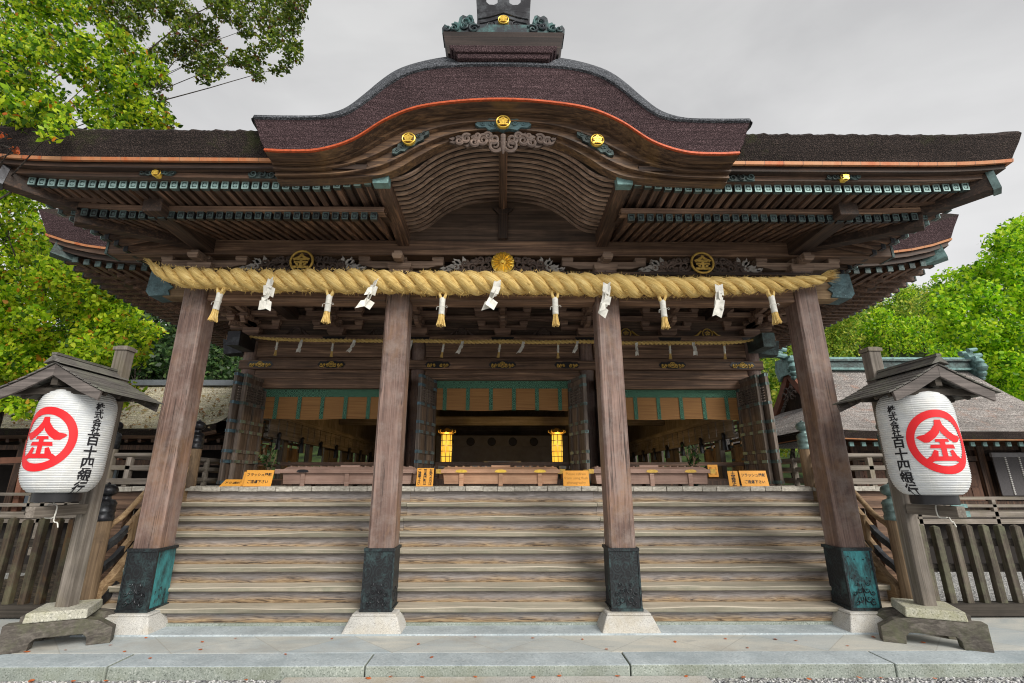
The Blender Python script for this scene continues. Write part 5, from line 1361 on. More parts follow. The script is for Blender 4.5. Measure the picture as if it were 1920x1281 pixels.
# ------------------------------------------------------------------ the two big paper lanterns on their stands
def lr(z):       # barrel radius over height 0..1.12
    t = z / 1.12
    e = min(t, 1 - t) / .22
    return .345 * (1.0 if e >= 1 else (.60 + .40 * math.sqrt(max(0, 1 - (1 - e) ** 2)))) * (1 + .01 * math.sin(t * 3))
def paper_lantern(label, loc, ang_ring, ang_text):
    t = thing('paper_lantern', label, 'paper lantern', loc, 0, 'big paper lanterns')
    n = 46; prof = []
    for i in range(n):
        for q, d in ((0, -.004), (.35, .003), (.75, .003)):
            z = 1.12 * (i + q) / n; prof.append((lr(z) + d, z))
    prof.append((lr(1.12) - .004, 1.12))
    b = MB(); b.lathe(prof, (0, 0, 0), 72); b.build('paper_body', M['lantern'], t, smooth=True)
    # ring order: angle measured from -Y towards +X
    def on(a0, zc, off=.006):
        return lambda u, v, kx=1.0: ((lr(min(max(zc + v, 0), 1.12)) + off) * math.sin(a0 + u / .345), -(lr(min(max(zc + v, 0), 1.12)) + off) * math.cos(a0 + u / .345), zc + v)
    f0 = on(ang_ring, .55); f = lambda u, v: f0(u * .88, v); r = MB(); ro, ri = .335, .255
    r.loft([[f(q * math.cos(a), q * math.sin(a)) for a in np.linspace(0, 2 * math.pi, 73)] for q in np.linspace(ri, ro, 5)])
    # the bold seal character, drawn as brush strokes
    def stroke(pts):      # polygon subdivided through the cutter
        bm = bmesh.new(); bm.faces.new([bm.verts.new((x, y, 0)) for x, y in pts]); bmesh.ops.triangulate(bm, faces=bm.faces[:])
        for no, lo, hi in (((1, 0, 0), -.3, .3), ((0, 1, 0), -.3, .3)):
            q = lo
            while q < hi: bmesh.ops.bisect_plane(bm, geom=bm.verts[:] + bm.edges[:] + bm.faces[:], plane_co=(q * no[0], q * no[1], 0), plane_no=no); q += .03
        bm.verts.index_update(); r.add([f(v.co.x, v.co.y) for v in bm.verts], [[v.index for v in fc.verts] for fc in bm.faces]); bm.free()
    S = .0108
    for pts in ([(-3, 21), (3, 21), (4, 16), (9, 10), (15, 6), (21, 5), (22, 3), (17, -1), (12, -1), (6, 3), (1, 8), (0, 11), (-1, 8), (-6, 3), (-12, -1), (-16, -1), (-22, 4), (-21, 5), (-14, 7), (-8, 11), (-4, 16)],
                [(-6, 2.4), (6, 2.4), (7, -.5), (-6.5, -.5)], [(-11, -3.2), (11, -3.2), (12, -7), (-12, -6.6)],
                [(-2.6, -.5), (2.6, -.5), (2.6, -15), (-2.6, -15)],
                [(-9, -8), (-5.5, -9), (-6.5, -14.5), (-13, -14.5)], [(9, -8), (5.5, -9), (6.5, -14.5), (13, -14.5)],
                [(-14, -14.4), (14, -14.4), (17, -17), (17, -21.4), (10, -18.6), (-10, -18.6), (-17, -21.4), (-17, -17)]):
        stroke([(x * S, y * S) for x, y in pts])
    r.build('red_emblem', M['red'], t)
    k = MB(); z = .965
    for ch, s in zip('株式会社百十四銀行', (.092, .092, .092, .092, .135, .135, .135, .135, .135)):
        text_on(k, ch, s, on(ang_text, z - s / 2), bold=.026, cut=.03); z -= s * .93
    k.build('black_lettering', M['ink'], t)
    c = MB(); c.lathe([(.205, -.095), (.21, -.09), (.21, .004), (.2, .005)], (0, 0, 0), 40); c.build('black_hoop', M['black'], t, smooth=True)
    c = MB(); c.lathe([(.22, 1.115), (.22, 1.17), (.2, 1.18)], (0, 0, 0), 40); c.build('black_hoop', M['black'], t, smooth=True)
    w = MB(); w.tube([(0, 0, 1.17), (0, 0, 1.30)], .012, 6); w.build('hanging_cord', M['black'], t)
    return t
def lantern_stand(label, x, y, side, rot):
    """side +1: right stand; the little roof reaches towards the viewer"""
    t = thing('lantern_stand', label, 'lantern stand', (x, y, 0), 0, 'lantern stands')
    mz, mx_, my = (('fence_g', 'grey_x', 'grey_y'))
    b = MB(); b.box(-.075, .075, -.075, .075, .35, 3.30); p = b.build('post', M['grey_z'], t, bevel=.01)
    b = MB(); b.box(-.09, .09, -.09, .09, 3.30, 3.34); b.frustum(0, 0, 3.34, 3.36, .085, .085, .06, .06); b.build('post_cap', M['grey_z'], p)
    b = MB(); b.box(-.045, .045, -.74, -.076, 1.33, 1.44); b.build('arm', M['grey_y'], t, bevel=.006)
    b = MB(); b.tube(catmull([(.0, -.50, 1.55), (.012, -.50, 1.46), (.054, -.50, 1.44), (.054, -.5, 1.33), (0, -.5, 1.315), (-.05, -.5, 1.33), (-.05, -.5, 1.44), (0, -.5, 1.46)], 24), .007, 6)
    b.tube(catmull([(.054, -.5, 1.36), (.07, -.51, 1.28), (.10, -.50, 1.27), (.12, -.5, 1.22)], 10), .006, 6); b.build('tie_cord', M['paper'], t, smooth=True)
    # roof: two board slopes with bargeboards, ridge beam and battens
    zf, w, y0, y1 = 2.94, .60, -.90, .02
    sl = .60
    for s in (-1, 1):
        b = MB()
        n = 7
        for i in range(n):      # overlapping boards down the slope
            u0, u1 = w * i / n, w * (i + 1) / n + .012; z0, z1 = zf - sl * u0 * (1 - .12 * i / n), zf - sl * u1 * (1 - .12 * (i + 1) / n)
            k_ = .0
            b.hexa([(s * u0, y0, z0 - .012 + k_), (s * u1, y0, z1 - .012 + .008), (s * u1, y1 + .5, z1 - .012 + .008), (s * u0, y1 + .5, z0 - .012 + k_), (s * u0, y0, z0 + .004), (s * u1, y0, z1 + .012), (s * u1, y1 + .5, z1 + .012), (s * u0, y1 + .5, z0 + .004)]) if False else \
            b.hexa([(s * u0, y0, z0 - .012), (s * u1, y0, z1 - .004), (s * u1, y1, z1 - .004), (s * u0, y1, z0 - .012), (s * u0, y0, z0 + .004), (s * u1, y0, z1 + .012), (s * u1, y1, z1 + .012), (s * u0, y1, z0 + .004)])
        r = b.build('roof_slope', M['roof_board'], t)
        for yy in (y0 + .0, y1 - .03):
            b = MB(); pts = [(0, zf - .02), (s * w * .5, zf - .02 - sl * w * .5 * .95), (s * w * .93, zf - .02 - sl * w * .93 * .885), (s * w * .90, zf - .13 - sl * w * .90 * .885), (s * w * .5, zf - .14 - sl * w * .5 * .95), (0, zf - .145)]
            b.prism(pts, lambda u, v, q: (u, q, v), yy + .012, yy + .042); b.build('bargeboard', M['barge'], t, bevel=.004)
        b = MB()
        for i in range(5):
            yy = y0 + .1 + i * .2
            b.beam((0, yy, zf - .05), (s * w * .9, yy, zf - .05 - sl * w * .9 * .89), .04, .04)
        b.build('roof_rafter', M['fence_rail'], r)
    b = MB(); b.prism([(-.10, zf - .02), (0, zf + .09), (.10, zf - .02), (.0, zf + .012)], lambda u, v, q: (u, q, v), y0 - .03, y1 + .04); b.box(-.028, .028, y0 - .035, y1 + .04, zf + .075, zf + .10)
    b.build('ridge_cap', M['roof_board'], t)
    b = MB(); b.box(-.035, .035, y0 + .05, y1, zf - .24, zf - .14); b.box(-.5, .5, -.30, -.24, zf - .33, zf - .26); b.box(-.5, .5, -.78, -.72, zf - .33, zf - .26); b.build('roof_beam', M['fence_rail'], t)
    # granite block and the two cut-out wooden feet
    c, s_ = math.cos(rot), math.sin(rot); tr_ = lambda u, v, z: (u * c - v * s_, u * s_ + v * c, z)
    b = MB(); q = .27
    b.hexa([tr_(-q, -q, .265), tr_(q, -q, .265), tr_(q, q, .265), tr_(-q, q, .265), tr_(-q + .01, -q + .01, .36), tr_(q - .01, -q + .01, .36), tr_(q - .01, q - .01, .36), tr_(-q + .01, q - .01, .36)])
    b.build('granite_block', M['slab'], t, bevel=.012)
    for v0 in (-.27, .13):
        b = MB(); fo = [(-side * u, z) for u, z in ((.52, 0), (.31, 0), (.30, .08), (.26, .115), (-.13, .115), (-.17, .08), (-.18, 0), (-.42, 0), (-.42, .262), (.24, .262), (.38, .235), (.52, .15))]
        b.prism(fo, lambda u, z, v: tr_(u, v, z), v0, v0 + .14); b.build('foot', M['foot'], t, bevel=.006)
    return t
lantern_stand('weathered lantern stand with little gable roof, its foot greened with moss, by the dark fence', -4.86, 6.02, -1, R(24))
lantern_stand('weathered lantern stand with little gable roof before the grey green fence and copper-ridged hall', 4.78, 5.98, 1, R(-24))
paper_lantern('white paper lantern with its red emblem turned half out of sight', (-4.83, 5.52, 1.575), R(0), R(72))
paper_lantern('white paper lantern whose red emblem faces forward, by the copper-ridged hall', (4.71, 5.46, 1.55), R(-11), R(-73))

# ------------------------------------------------------------------ picket fences
def fence(label, xs, y0, slope, top, mat, seed):
    t = thing('picket_fence', label, 'fence', (0, 0, 0)); rs = random.Random(seed)
    yy = lambda x: y0 + slope * abs(x)
    for x in xs:
        b = MB(); y = yy(x); w = .044; h = top + rs.uniform(-.012, .012); dx = rs.uniform(-.008, .008)
        b.hexa([(x - w, y - .042, .06), (x + w, y - .042, .06), (x + w, y + .042, .06), (x - w, y + .042, .06), (x - w + dx, y - .042, h), (x + w + dx, y - .042, h), (x + w + dx, y + .042, h), (x - w + dx, y + .042, h)])
        b.frustum(x + dx, y, h, h + .022, w, .042, .012, .012)
        b.build('picket', M[mat], t, bevel=.008)
    xa, xb = min(xs), max(xs)
    for z, h, nm in ((.84, .10, 'rail'), (.52, .10, 'rail'), (.02, .14, 'sill')):
        b = MB(); d = .0 if nm == 'sill' else .075
        b.beam((xa - .2, yy(xa) + d, z + h / 2), (xb + .15, yy(xb) + d, z + h / 2), .06 if nm == 'rail' else .2, h); b.build(nm, M['fence_rail'], t, bevel=.006)
    return t
fence('dark mossy picket fence left of the stairs, beside the lantern stand', [-5.62 - .205 * i for i in range(20)], 7.02, 0, 1.19, 'fence', 1)
fence('grey green picket fence right of the stairs, beside the lantern stand', [5.70 + .222 * i for i in range(18)], 6.96, 0, 1.10, 'fence_g', 2)

# ------------------------------------------------------------------ fallen leaves
b = MB(); outl = [(0, -.5), (.28, -.3), (.36, 0), (.2, .32), (0, .55), (-.2, .32), (-.36, 0), (-.28, -.3)]
b.add([(0, 0, .08)] + [(x, y, .02 * (k % 2)) for k, (x, y) in enumerate(outl)], [(0, k + 1, (k + 1) % 8 + 1) for k in range(8)])
lf0 = None
def leaf(x, y, z, s, grp, label):
    global lf0
    if lf0 is None: lf0 = b.build('fallen_leaf', M['leaf_fall']); o = lf0
    else: o = lf0.copy(); COL.objects.link(o)
    o.location = (x, y, z); o.scale = (s, s, s); o.rotation_euler = (random.uniform(-.2, .2), random.uniform(-.2, .2), random.uniform(0, 6.28)); tag(o, label, 'leaf', grp)
random.seed(12)
for x, y in ((-3.28, 6.0), (-2.98, 6.12), (-3.15, 5.75), (-4.2, 5.9), (-4.55, 5.75), (-3.9, 5.7), (2.5, 6.05), (3.05, 6.03), (3.25, 5.98), (.35, 6.1), (-.9, 5.9), (2.6, 5.75), (-4.9, 5.7), (4.6, 5.9), (-1.9, 6.1), (-.3, 6.14), (1.1, 5.72), (3.7, 5.8), (-2.2, 5.6), (-3.5, 5.5), (1.9, 5.95), (-4.0, 6.15), (4.2, 6.1), (-.7, 5.5), (.9, 6.05)):
    leaf(x, y, .006, random.uniform(.035, .06), 'fallen leaves on the pavement', 'orange fallen leaf on the grey stone pavement')
for x in (-3.7, -2.4, -1.25, -1.05, -.75, -.25, .3, .55, 1.1, 1.75): leaf(x, random.uniform(5.2, 5.262), -.078 if -2 < x < 1.9 else -.095, random.uniform(.04, .06), 'fallen leaves below the kerb', 'orange fallen leaf on the ground just below the kerb')
for x in (2.3, 2.9, 3.4, 3.6, 4.1, -4.4, -4.0): leaf(x, random.uniform(5.2, 5.262), -.095, random.uniform(.04, .06), 'fallen leaves on the gravel', 'orange fallen leaf on the grey gravel')
# crown clumps: x, y, z, radius
NEAR = [(-11.12,8.48,9.18,0.3),(-9.66,8.23,10.63,0.4),(-12.69,8.64,13.12,0.37),(-8.5,7.3,8.59,0.36),(-12.57,8.87,10.89,0.35),(-9.14,6.86,9.25,0.25),(-8.77,7.31,9.45,0.26),(-11.72,8.64,13.16,0.39),(-10.12,8.98,12.75,0.46),(-11.74,8.39,11.33,0.4),(-7.19,7.47,8.94,0.32),(-7.25,7.91,8.68,0.33),(-12.53,8.55,11.95,0.35),(-11.15,8.35,10.32,0.38),(-9.83,7.92,10.34,0.38),(-8.54,6.9,10.81,0.34),(-10.05,7.9,11.5,0.43),(-8.78,8.69,10.72,0.31),(-8.86,8.07,8.41,0.31),(-11.43,8.91,10.9,0.28),(-8.5,8.75,9.53,0.4),(-7.89,6.92,9.3,0.35),(-9.23,7.91,11.37,0.34),(-10.1,7.98,10.81,0.36),(-10.34,8.28,9.02,0.26),(-12.83,8.46,12.96,0.33),(-10.27,7.56,9.21,0.24),(-11.57,8.37,11.58,0.35),(-8.67,6.85,9.04,0.27),(-9.75,8.13,11.6,0.41),(-9.47,7.15,8.46,0.32),(-7.72,7.29,9.24,0.38),(-9.92,7.67,9.22,0.33),(-8.61,6.93,8.56,0.26),(-6.49,7.47,8.19,0.35),(-10.18,8.44,8.76,0.32),(-7.55,8.05,8.36,0.27),(-10.74,8.28,11.77,0.42),(-8.92,6.99,8.28,0.24),(-8.45,8.9,10.63,0.44),(-11.45,8.53,9.15,0.4),(-8.24,8.06,10.75,0.29),(-10.49,7.33,10.8,0.36),(-10.27,8.8,8.94,0.31),(-7.67,7.37,8.88,0.31),(-10.65,8.77,9.43,0.32),(-8.13,7.34,9.1,0.23),(-11.01,8.01,12.09,0.28),(-8.0,7.14,7.94,0.29),(-12.16,8.82,10.97,0.33),(-7.89,8.32,9.45,0.28),(-7.48,7.67,10.01,0.3),(-8.81,8.06,10.58,0.27),(-8.79,7.31,9.01,0.23),(-6.63,7.41,7.98,0.32),(-7.74,7.62,8.41,0.34),(-6.49,7.19,9.04,0.26),(-11.5,8.58,8.71,0.36),(-10.16,8.94,9.25,0.34),(-6.86,7.1,7.53,0.28)]
NEARLOW = [(-5.48,4.4,5.73,0.15),(-5.4,4.54,5.82,0.16),(-5.22,4.6,5.84,0.15),(-5.5,4.78,5.73,0.13),(-5.0,4.54,5.49,0.12),(-5.75,4.76,5.77,0.13),(-4.0,3.68,4.88,0.07),(-4.7,4.21,5.1,0.07),(-5.57,4.78,5.62,0.09)]
TIPS = [(-5.18,4.35,5.07,0.04),(-5.3,4.49,5.12,0.04),(-5.52,4.55,5.38,0.05)]
FAR = [(-10.31,9.45,13.43,0.36),(-9.74,9.59,13.47,0.39),(-9.46,9.65,12.88,0.33),(-10.17,9.83,13.0,0.31),(-8.9,9.59,13.43,0.39),(-8.5,9.81,13.51,0.42),(-7.33,8.73,11.58,0.32),(-7.35,9.26,12.42,0.32),(-7.55,9.83,12.38,0.36),(-7.6,9.48,11.58,0.32),(-7.34,9.78,11.73,0.3),(-6.76,8.84,10.46,0.18),(-8.3,9.26,11.52,0.26),(-8.18,9.0,10.61,0.25),(-8.09,9.35,10.81,0.2),(-8.14,9.39,10.3,0.2),(-7.31,8.72,9.16,0.19),(-7.7,8.96,11.43,0.28),(-6.67,9.04,12.67,0.34),(-6.63,9.8,13.78,0.4),(-5.87,9.62,13.47,0.36),(-5.03,8.89,12.49,0.28),(-5.48,9.66,12.97,0.28),(-5.6,8.87,12.05,0.28),(-6.47,9.44,12.55,0.24),(-5.16,8.85,11.63,0.25),(-5.36,8.7,11.31,0.2),(-6.29,9.75,12.11,0.25),(-6.08,8.95,11.15,0.2),(-6.25,8.96,11.04,0.16),(-6.39,9.88,11.83,0.22),(-6.12,9.75,11.39,0.15),(-4.98,9.05,11.32,0.21),(-5.56,9.85,11.84,0.16),(-5.51,9.35,11.2,0.12),(-5.18,9.51,12.12,0.16),(-4.98,8.95,12.98,0.26),(-7.58,9.83,13.81,0.34),(-9.55,9.53,14.08,0.56),(-7.59,9.86,14.71,0.58),(-6.08,9.77,14.59,0.58)]
MID = [(-15.89,12.54,9.71,0.57),(-11.29,11.83,6.29,0.37),(-12.91,12.22,7.65,0.59),(-10.98,10.3,7.34,0.31),(-11.87,11.67,4.78,0.44),(-13.27,11.11,9.15,0.37),(-9.97,12.26,5.43,0.55),(-9.72,11.19,5.14,0.52),(-10.11,11.49,5.61,0.44),(-11.23,11.6,4.6,0.5),(-11.45,12.23,4.78,0.45),(-14.07,12.16,8.02,0.4),(-12.13,12.02,6.86,0.48),(-13.18,11.63,8.41,0.56),(-10.84,12.74,5.97,0.4),(-11.36,10.5,4.54,0.39),(-10.49,10.29,5.19,0.36),(-11.8,10.43,5.44,0.48),(-12.16,10.26,5.13,0.34),(-14.74,11.92,7.79,0.52),(-12.38,10.29,6.98,0.39),(-15.08,12.65,7.54,0.4),(-12.85,10.59,6.05,0.32),(-13.25,10.47,7.98,0.45),(-12.38,10.9,6.75,0.44),(-11.28,12.19,5.39,0.4),(-10.65,10.21,6.04,0.3),(-13.48,12.23,9.35,0.43),(-13.37,10.85,8.1,0.37),(-11.62,10.79,5.72,0.49),(-15.05,12.45,9.59,0.47),(-13.95,11.35,6.92,0.44),(-11.73,10.41,5.83,0.35),(-13.1,12.31,7.29,0.45),(-13.75,11.99,5.08,0.54),(-10.26,11.2,6.61,0.42),(-10.5,11.43,5.76,0.44),(-15.11,12.86,7.08,0.56),(-9.12,11.81,5.37,0.36),(-13.28,11.55,6.69,0.42),(-10.66,12.18,4.69,0.44),(-14.21,12.24,4.67,0.47),(-8.39,10.48,4.5,0.45),(-9.64,10.74,5.97,0.47),(-13.17,11.42,6.11,0.38),(-10.64,10.77,6.57,0.51),(-11.8,12.04,5.16,0.5),(-11.12,11.14,5.69,0.37),(-13.89,12.4,5.73,0.44),(-11.55,11.44,7.33,0.53),(-9.63,11.06,5.89,0.36),(-11.05,10.51,4.19,0.44),(-13.19,11.48,9.08,0.39),(-13.49,12.43,7.97,0.42),(-11.34,11.16,4.97,0.49),(-11.49,10.56,4.18,0.29),(-13.79,11.91,8.38,0.43),(-12.49,11.91,5.47,0.42),(-12.46,11.87,5.11,0.46),(-11.79,10.56,4.03,0.47),(-9.47,10.59,4.57,0.39),(-13.23,12.6,6.5,0.57),(-10.04,11.52,6.41,0.39),(-9.96,11.87,5.12,0.34),(-10.17,10.72,6.17,0.5),(-12.2,11.3,6.44,0.44),(-9.16,11.06,5.62,0.36),(-12.6,10.75,4.64,0.36),(-8.93,10.62,4.4,0.35),(-12.48,10.59,5.53,0.42),(-11.8,12.01,6.32,0.56),(-12.83,11.22,5.18,0.51)]
MID2 = [(-11.56,10.97,3.48,0.36),(-9.83,10.61,4.06,0.39),(-12.26,11.6,4.03,0.36),(-9.39,11.24,3.62,0.29),(-9.39,10.9,3.4,0.26),(-8.92,10.74,4.04,0.29),(-8.86,11.23,3.67,0.32),(-10.51,10.95,3.69,0.36),(-9.14,11.31,3.5,0.3),(-10.94,10.89,4.0,0.39),(-10.14,11.48,3.87,0.45),(-11.7,11.2,4.17,0.27),(-9.03,11.06,3.72,0.35),(-10.08,11.16,3.44,0.37),(-10.59,10.84,3.22,0.3),(-12.71,11.23,3.42,0.27),(-9.3,10.62,3.17,0.26),(-10.2,10.96,3.78,0.31),(-10.94,10.9,3.4,0.32),(-9.75,11.17,4.24,0.4),(-9.22,10.79,3.86,0.33),(-9.81,10.92,4.08,0.32)]
DARK = [(-14.84,24.83,8.18,0.83),(-15.83,25.0,8.18,0.83),(-21.09,24.66,9.58,1.15),(-17.21,23.53,8.86,0.78),(-18.95,23.99,11.16,0.94),(-23.65,25.06,12.56,0.79),(-20.43,23.36,9.91,0.86),(-18.71,22.6,8.01,0.91),(-24.64,24.83,13.15,1.08),(-19.91,21.89,10.98,0.87),(-14.76,24.67,6.9,1.17),(-19.08,24.1,6.87,1.08),(-20.34,22.16,12.09,1.08),(-16.41,25.07,9.58,1.01),(-21.9,25.78,7.4,0.78),(-13.83,24.34,6.77,0.72),(-17.97,24.73,10.1,1.2),(-16.84,21.13,9.19,0.65),(-18.96,25.32,11.01,1.07),(-19.47,23.11,7.46,1.03),(-22.32,23.47,13.22,0.89),(-18.22,24.55,7.27,0.71),(-18.2,23.42,8.48,0.73),(-20.51,22.63,8.72,0.81),(-26.5,25.75,15.6,1.26),(-14.06,21.58,6.15,0.89),(-16.83,24.09,8.43,1.1),(-20.85,25.48,10.09,1.12),(-20.96,25.09,11.71,0.91),(-22.36,24.47,10.25,1.03),(-17.62,25.39,7.07,1.09),(-20.4,25.17,7.88,1.02),(-14.96,22.49,7.46,0.83),(-16.09,22.61,7.29,0.93),(-22.22,25.95,11.54,0.87),(-19.74,24.03,6.54,0.86)]
RIGHT = [(22.04,19.78,6.8,0.89),(19.18,17.1,4.82,0.6),(24.41,20.15,7.7,0.6),(21.52,18.9,10.8,0.76),(19.74,19.68,5.34,0.59),(23.88,19.16,11.93,0.61),(21.45,18.01,5.35,0.8),(19.49,17.72,6.75,0.8),(22.81,18.26,10.04,0.59),(17.79,17.01,7.11,0.69),(21.71,19.86,10.66,0.76),(20.73,19.47,8.94,0.57),(19.35,17.06,5.36,0.71),(20.25,20.25,6.8,0.91),(18.84,17.38,5.93,0.71),(19.8,18.19,5.05,0.79),(20.83,18.11,9.85,0.59),(20.37,18.59,5.83,0.65),(17.76,17.52,8.59,0.78),(20.49,19.71,6.41,0.79),(18.88,17.98,6.62,0.66),(20.9,18.03,6.74,0.81),(19.46,17.04,7.28,0.65),(19.07,18.62,7.06,0.8),(22.16,18.81,4.87,0.68),(19.93,20.28,6.12,0.73),(22.76,19.33,8.03,0.69),(19.14,17.77,6.98,0.72),(21.42,19.14,9.71,0.77),(18.51,17.4,8.74,0.77),(22.7,18.91,12.2,0.69),(24.02,19.85,9.65,0.81),(19.12,19.15,8.1,0.59),(21.99,17.94,10.34,0.58),(22.05,19.26,8.92,0.77),(21.09,20.11,5.41,0.74),(21.1,19.48,8.12,0.78),(21.14,18.0,8.8,0.78),(23.86,18.67,11.63,0.75),(22.46,17.81,11.83,0.82),(24.59,19.95,13.24,0.68),(21.49,17.2,8.94,0.72),(18.81,18.77,7.43,0.84),(20.81,17.82,11.26,0.66),(23.57,20.07,11.44,0.77),(16.49,17.19,6.25,0.52),(20.32,19.15,10.13,0.68),(22.99,19.07,8.49,0.74),(18.86,18.41,8.32,0.71),(20.6,20.01,10.29,0.94),(20.72,17.41,5.8,0.58),(22.79,18.52,8.76,0.68),(20.27,19.09,4.81,0.55),(23.62,19.39,10.32,0.88),(22.77,18.07,10.69,0.62),(20.68,18.11,4.75,0.76),(19.04,17.3,8.21,0.58),(17.0,17.13,7.93,0.61),(20.48,17.24,6.3,0.68),(20.97,17.49,10.72,0.68),(23.13,19.56,10.25,0.75),(23.0,19.93,6.58,0.56),(21.82,18.52,8.4,0.63),(22.79,20.09,7.6,0.82)]
BUSH = [(11.44,19.0,6.32,0.61),(11.6,19.75,4.81,0.65),(12.34,20.08,6.05,0.65),(11.83,20.61,5.67,0.53),(12.65,20.69,5.22,0.55),(11.56,20.61,4.81,0.58),(11.7,20.27,6.86,0.54),(11.97,20.82,4.38,0.6),(11.48,20.2,6.26,0.54),(12.75,20.76,7.38,0.63)]
HILL = [(34.0,48.8),(38.0,52.0),(42.9,55.9),(47.6,58.8),(52.7,62.8),(52.3,59.9),(52.1,57.8),(52.9,56.8),(55.7,57.8),(36.4,47.9),(41.5,50.6),(43.6,49.7),(31.2,44.1),(34.6,44.5),(37.6,44.5),(43.3,47.1),(48.9,50.6),(31.5,49.7),(30.8,46.3)]
# ------------------------------------------------------------------ side buildings
def roof_profile(n, y0, z0, y1, z1, p): return [(y0 + (y1 - y0) * t, z1 + (z0 - z1) * (1 - t) ** p) for t in np.linspace(0, 1, n)]
sh = thing('side_hall', 'lower hall with grey brown bark roof and green copper ridge', 'building', (0, 0, 0))
XL, XR = 9.9, 15.9
pr = roof_profile(14, 16, 5.39, 12.5, 2.93, 1.35)
b = MB()
def xl(y, z): return XL if z > 4.0 else XL - 1.75 * (4.0 - z) / 1.07
def xr(y, z): return XR if z > 4.0 else XR + 1.9 * (4.0 - z) / 1.07
b.loft([[(xl(y, z) + (xr(y, z) - xl(y, z)) * t, y, z + (.10 * (abs(t - .5) * 2) ** 6 if z < 3.2 else 0)) for t in np.linspace(0, 1, 40)] for y, z in pr])
b.loft([[(xl(32 - y, z) + (xr(y, z) - xl(y, z)) * t, 32 - y, z) for t in (0, .5, 1)] for y, z in pr])
for s, X in ((-1, XL), (1, XR)):
    b.loft([[(X + s * .02 + s * 1.75 * q, y, 4.0 - 1.07 * q + .05 * math.sin(q * 3)) for y in (14.55 - 2.05 * q, 16, 17.45 + 2.05 * q)] for q in np.linspace(0, 1, 6)])
b.build('roof', M['bark_red'], sh, smooth=True)
b = MB()
ln = lambda dz, dy: [(8.15 + (17.8 - 8.15) * t, 12.5 + dy, 2.93 + dz + .10 * (abs(t - .5) * 2) ** 6) for t in np.linspace(0, 1, 40)]
b.loft([ln(0, 0), ln(-.20, .05), ln(-.20, .4)])
ln2 = lambda dz, dx: [(8.13 + dx, 12.5 + 7 * t, 2.95 + dz + .08 * (1 - t) ** 4) for t in np.linspace(0, 1, 10)]
b.loft([ln2(0, 0), ln2(-.2, .05), ln2(-.2, .4)])
e = b.build('eave_edge', M['bark_dark'], sh)
b = MB(); b.loft([ln(-.20, .04), ln(-.225, .045), ln(-.225, .3)]); b.loft([ln2(-.20, .04), ln2(-.225, .045)]); b.build('eave_strip', M['copper'], e)
b = MB(); b.beam((0, 0, 0), (0, 1.65, .33), .09, .10); r0 = b.build('rafter', M['eave_y'], sh)
b = MB(); b.box(-.055, .055, -.04, .01, -.055, .055); b.build('rafter_cap', M['patina_cap'], r0); keep_kids(r0); r0.location = (8.5, 12.75, 2.62)
for x in np.arange(8.82, 17.6, .32): dup(r0, None, (x, 12.75, 2.62))
b = MB(); b.box(XL - .1, XR + .0, 15.75, 16.25, 5.36, 5.60); b.box(XL - .15, XR + .05, 15.68, 16.32, 5.60, 5.66)
b.build('ridge', M['patina_dim'], sh)
b = MB(); b.tube([(XL - .25, 16, 5.72), (XR + .3, 16, 5.72)], .095, 12); b.box(XL - .15, XR + .1, 15.7, 16.3, 5.30, 5.37); ri = b.build('ridge_tube', M['patina_cap'], sh, smooth=True)
for X, s in ((XL - .18, -1), (XR + .12, 1)):
    b = MB()
    b.prism([(15.55, 5.75), (15.45, 5.4), (15.6, 5.0), (15.8, 5.15), (16.2, 5.15), (16.4, 5.0), (16.55, 5.4), (16.45, 5.75)], lambda u, v, t: (t, u, v), X - .06, X + .06)
    b.tube([(X, 15.9, 5.78), (X + s * .45, 15.85, 5.86)], [.12, .08], 8); b.tube([(X, 16.1, 5.95), (X + s * .4, 16.1, 6.02)], [.10, .07], 8); b.tube([(X, 15.8, 6.0), (X + s * .3, 15.8, 6.05)], [.08, .06], 8)
    for dz, dy, r in ((5.55, 15.55, .14), (5.35, 15.5, .16), (5.15, 15.55, .13), (5.3, 15.7, .12), (5.0, 15.6, .09)): b.lathe([(0.01, -r), (r * .7, -r * .7), (r, 0), (r * .7, r * .7), (.01, r)], (X + s * .02, dy, dz), 8)
    b.build('ridge_ornament', M['patina_cap'], ri, smooth=True)
for s, X in ((-1, XL), (1, XR)):
    b = MB()
    for sy in (-1, 1):
        pts = [(X + s * .12, 16 + sy * q * 1.55, 5.42 - 1.62 * (q ** .85)) for q in np.linspace(0, 1, 10)]
        b.loft([[(x - .06, y, z - .36), (x + .06, y, z - .36), (x + .06, y, z), (x - .06, y, z)] for x, y, z in pts], closed=True, caps=True)
    g = b.build('gable_board', plain('red_brown_board', (.17, .06, .035), .6, 0, .3, 5), sh)
    b = MB(); b.add([(X - s * .25, 14.6, 3.9), (X - s * .25, 17.4, 3.9), (X - s * .25, 16, 5.3)], [(0, 1, 2)]); b.build('gable_wall', M['dark_z'], g)
    b = MB()
    for sg in (-1, 1):
        scroll(b, 0, 0, 0, .001, 1, 1, 0, .001)
        for dy, dz, r in ((.14, 4.62, .11), (.30, 4.48, .10), (.16, 4.40, .08)): b.torus((0, 0, 0), .001, .001, 4, 3); b.tube([(X + s * .20, 16 + sg * (dy + r * math.cos(a)), dz + r * math.sin(a)) for a in np.linspace(0, 5, 12)], .03, 5)
    b.build('gable_carving', M['carving'], g)
b = MB(); b.box(8.9, 17, 14.3, 14.5, .9, 2.95)
wl = b.build('wall', M['dark_z'], sh)
b = MB()
for x in (9.0, 10.2, 11.4, 12.55, 13.9, 15.2, 16.6): b.box(x - .10, x + .10, 14.15, 14.29, .0, 2.8)
for z in (2.55, 2.25, 1.0): b.box(8.9, 17, 14.20, 14.295, z, z + .14)
b.build('wall_post', M['eave_z'], sh, bevel=.005)
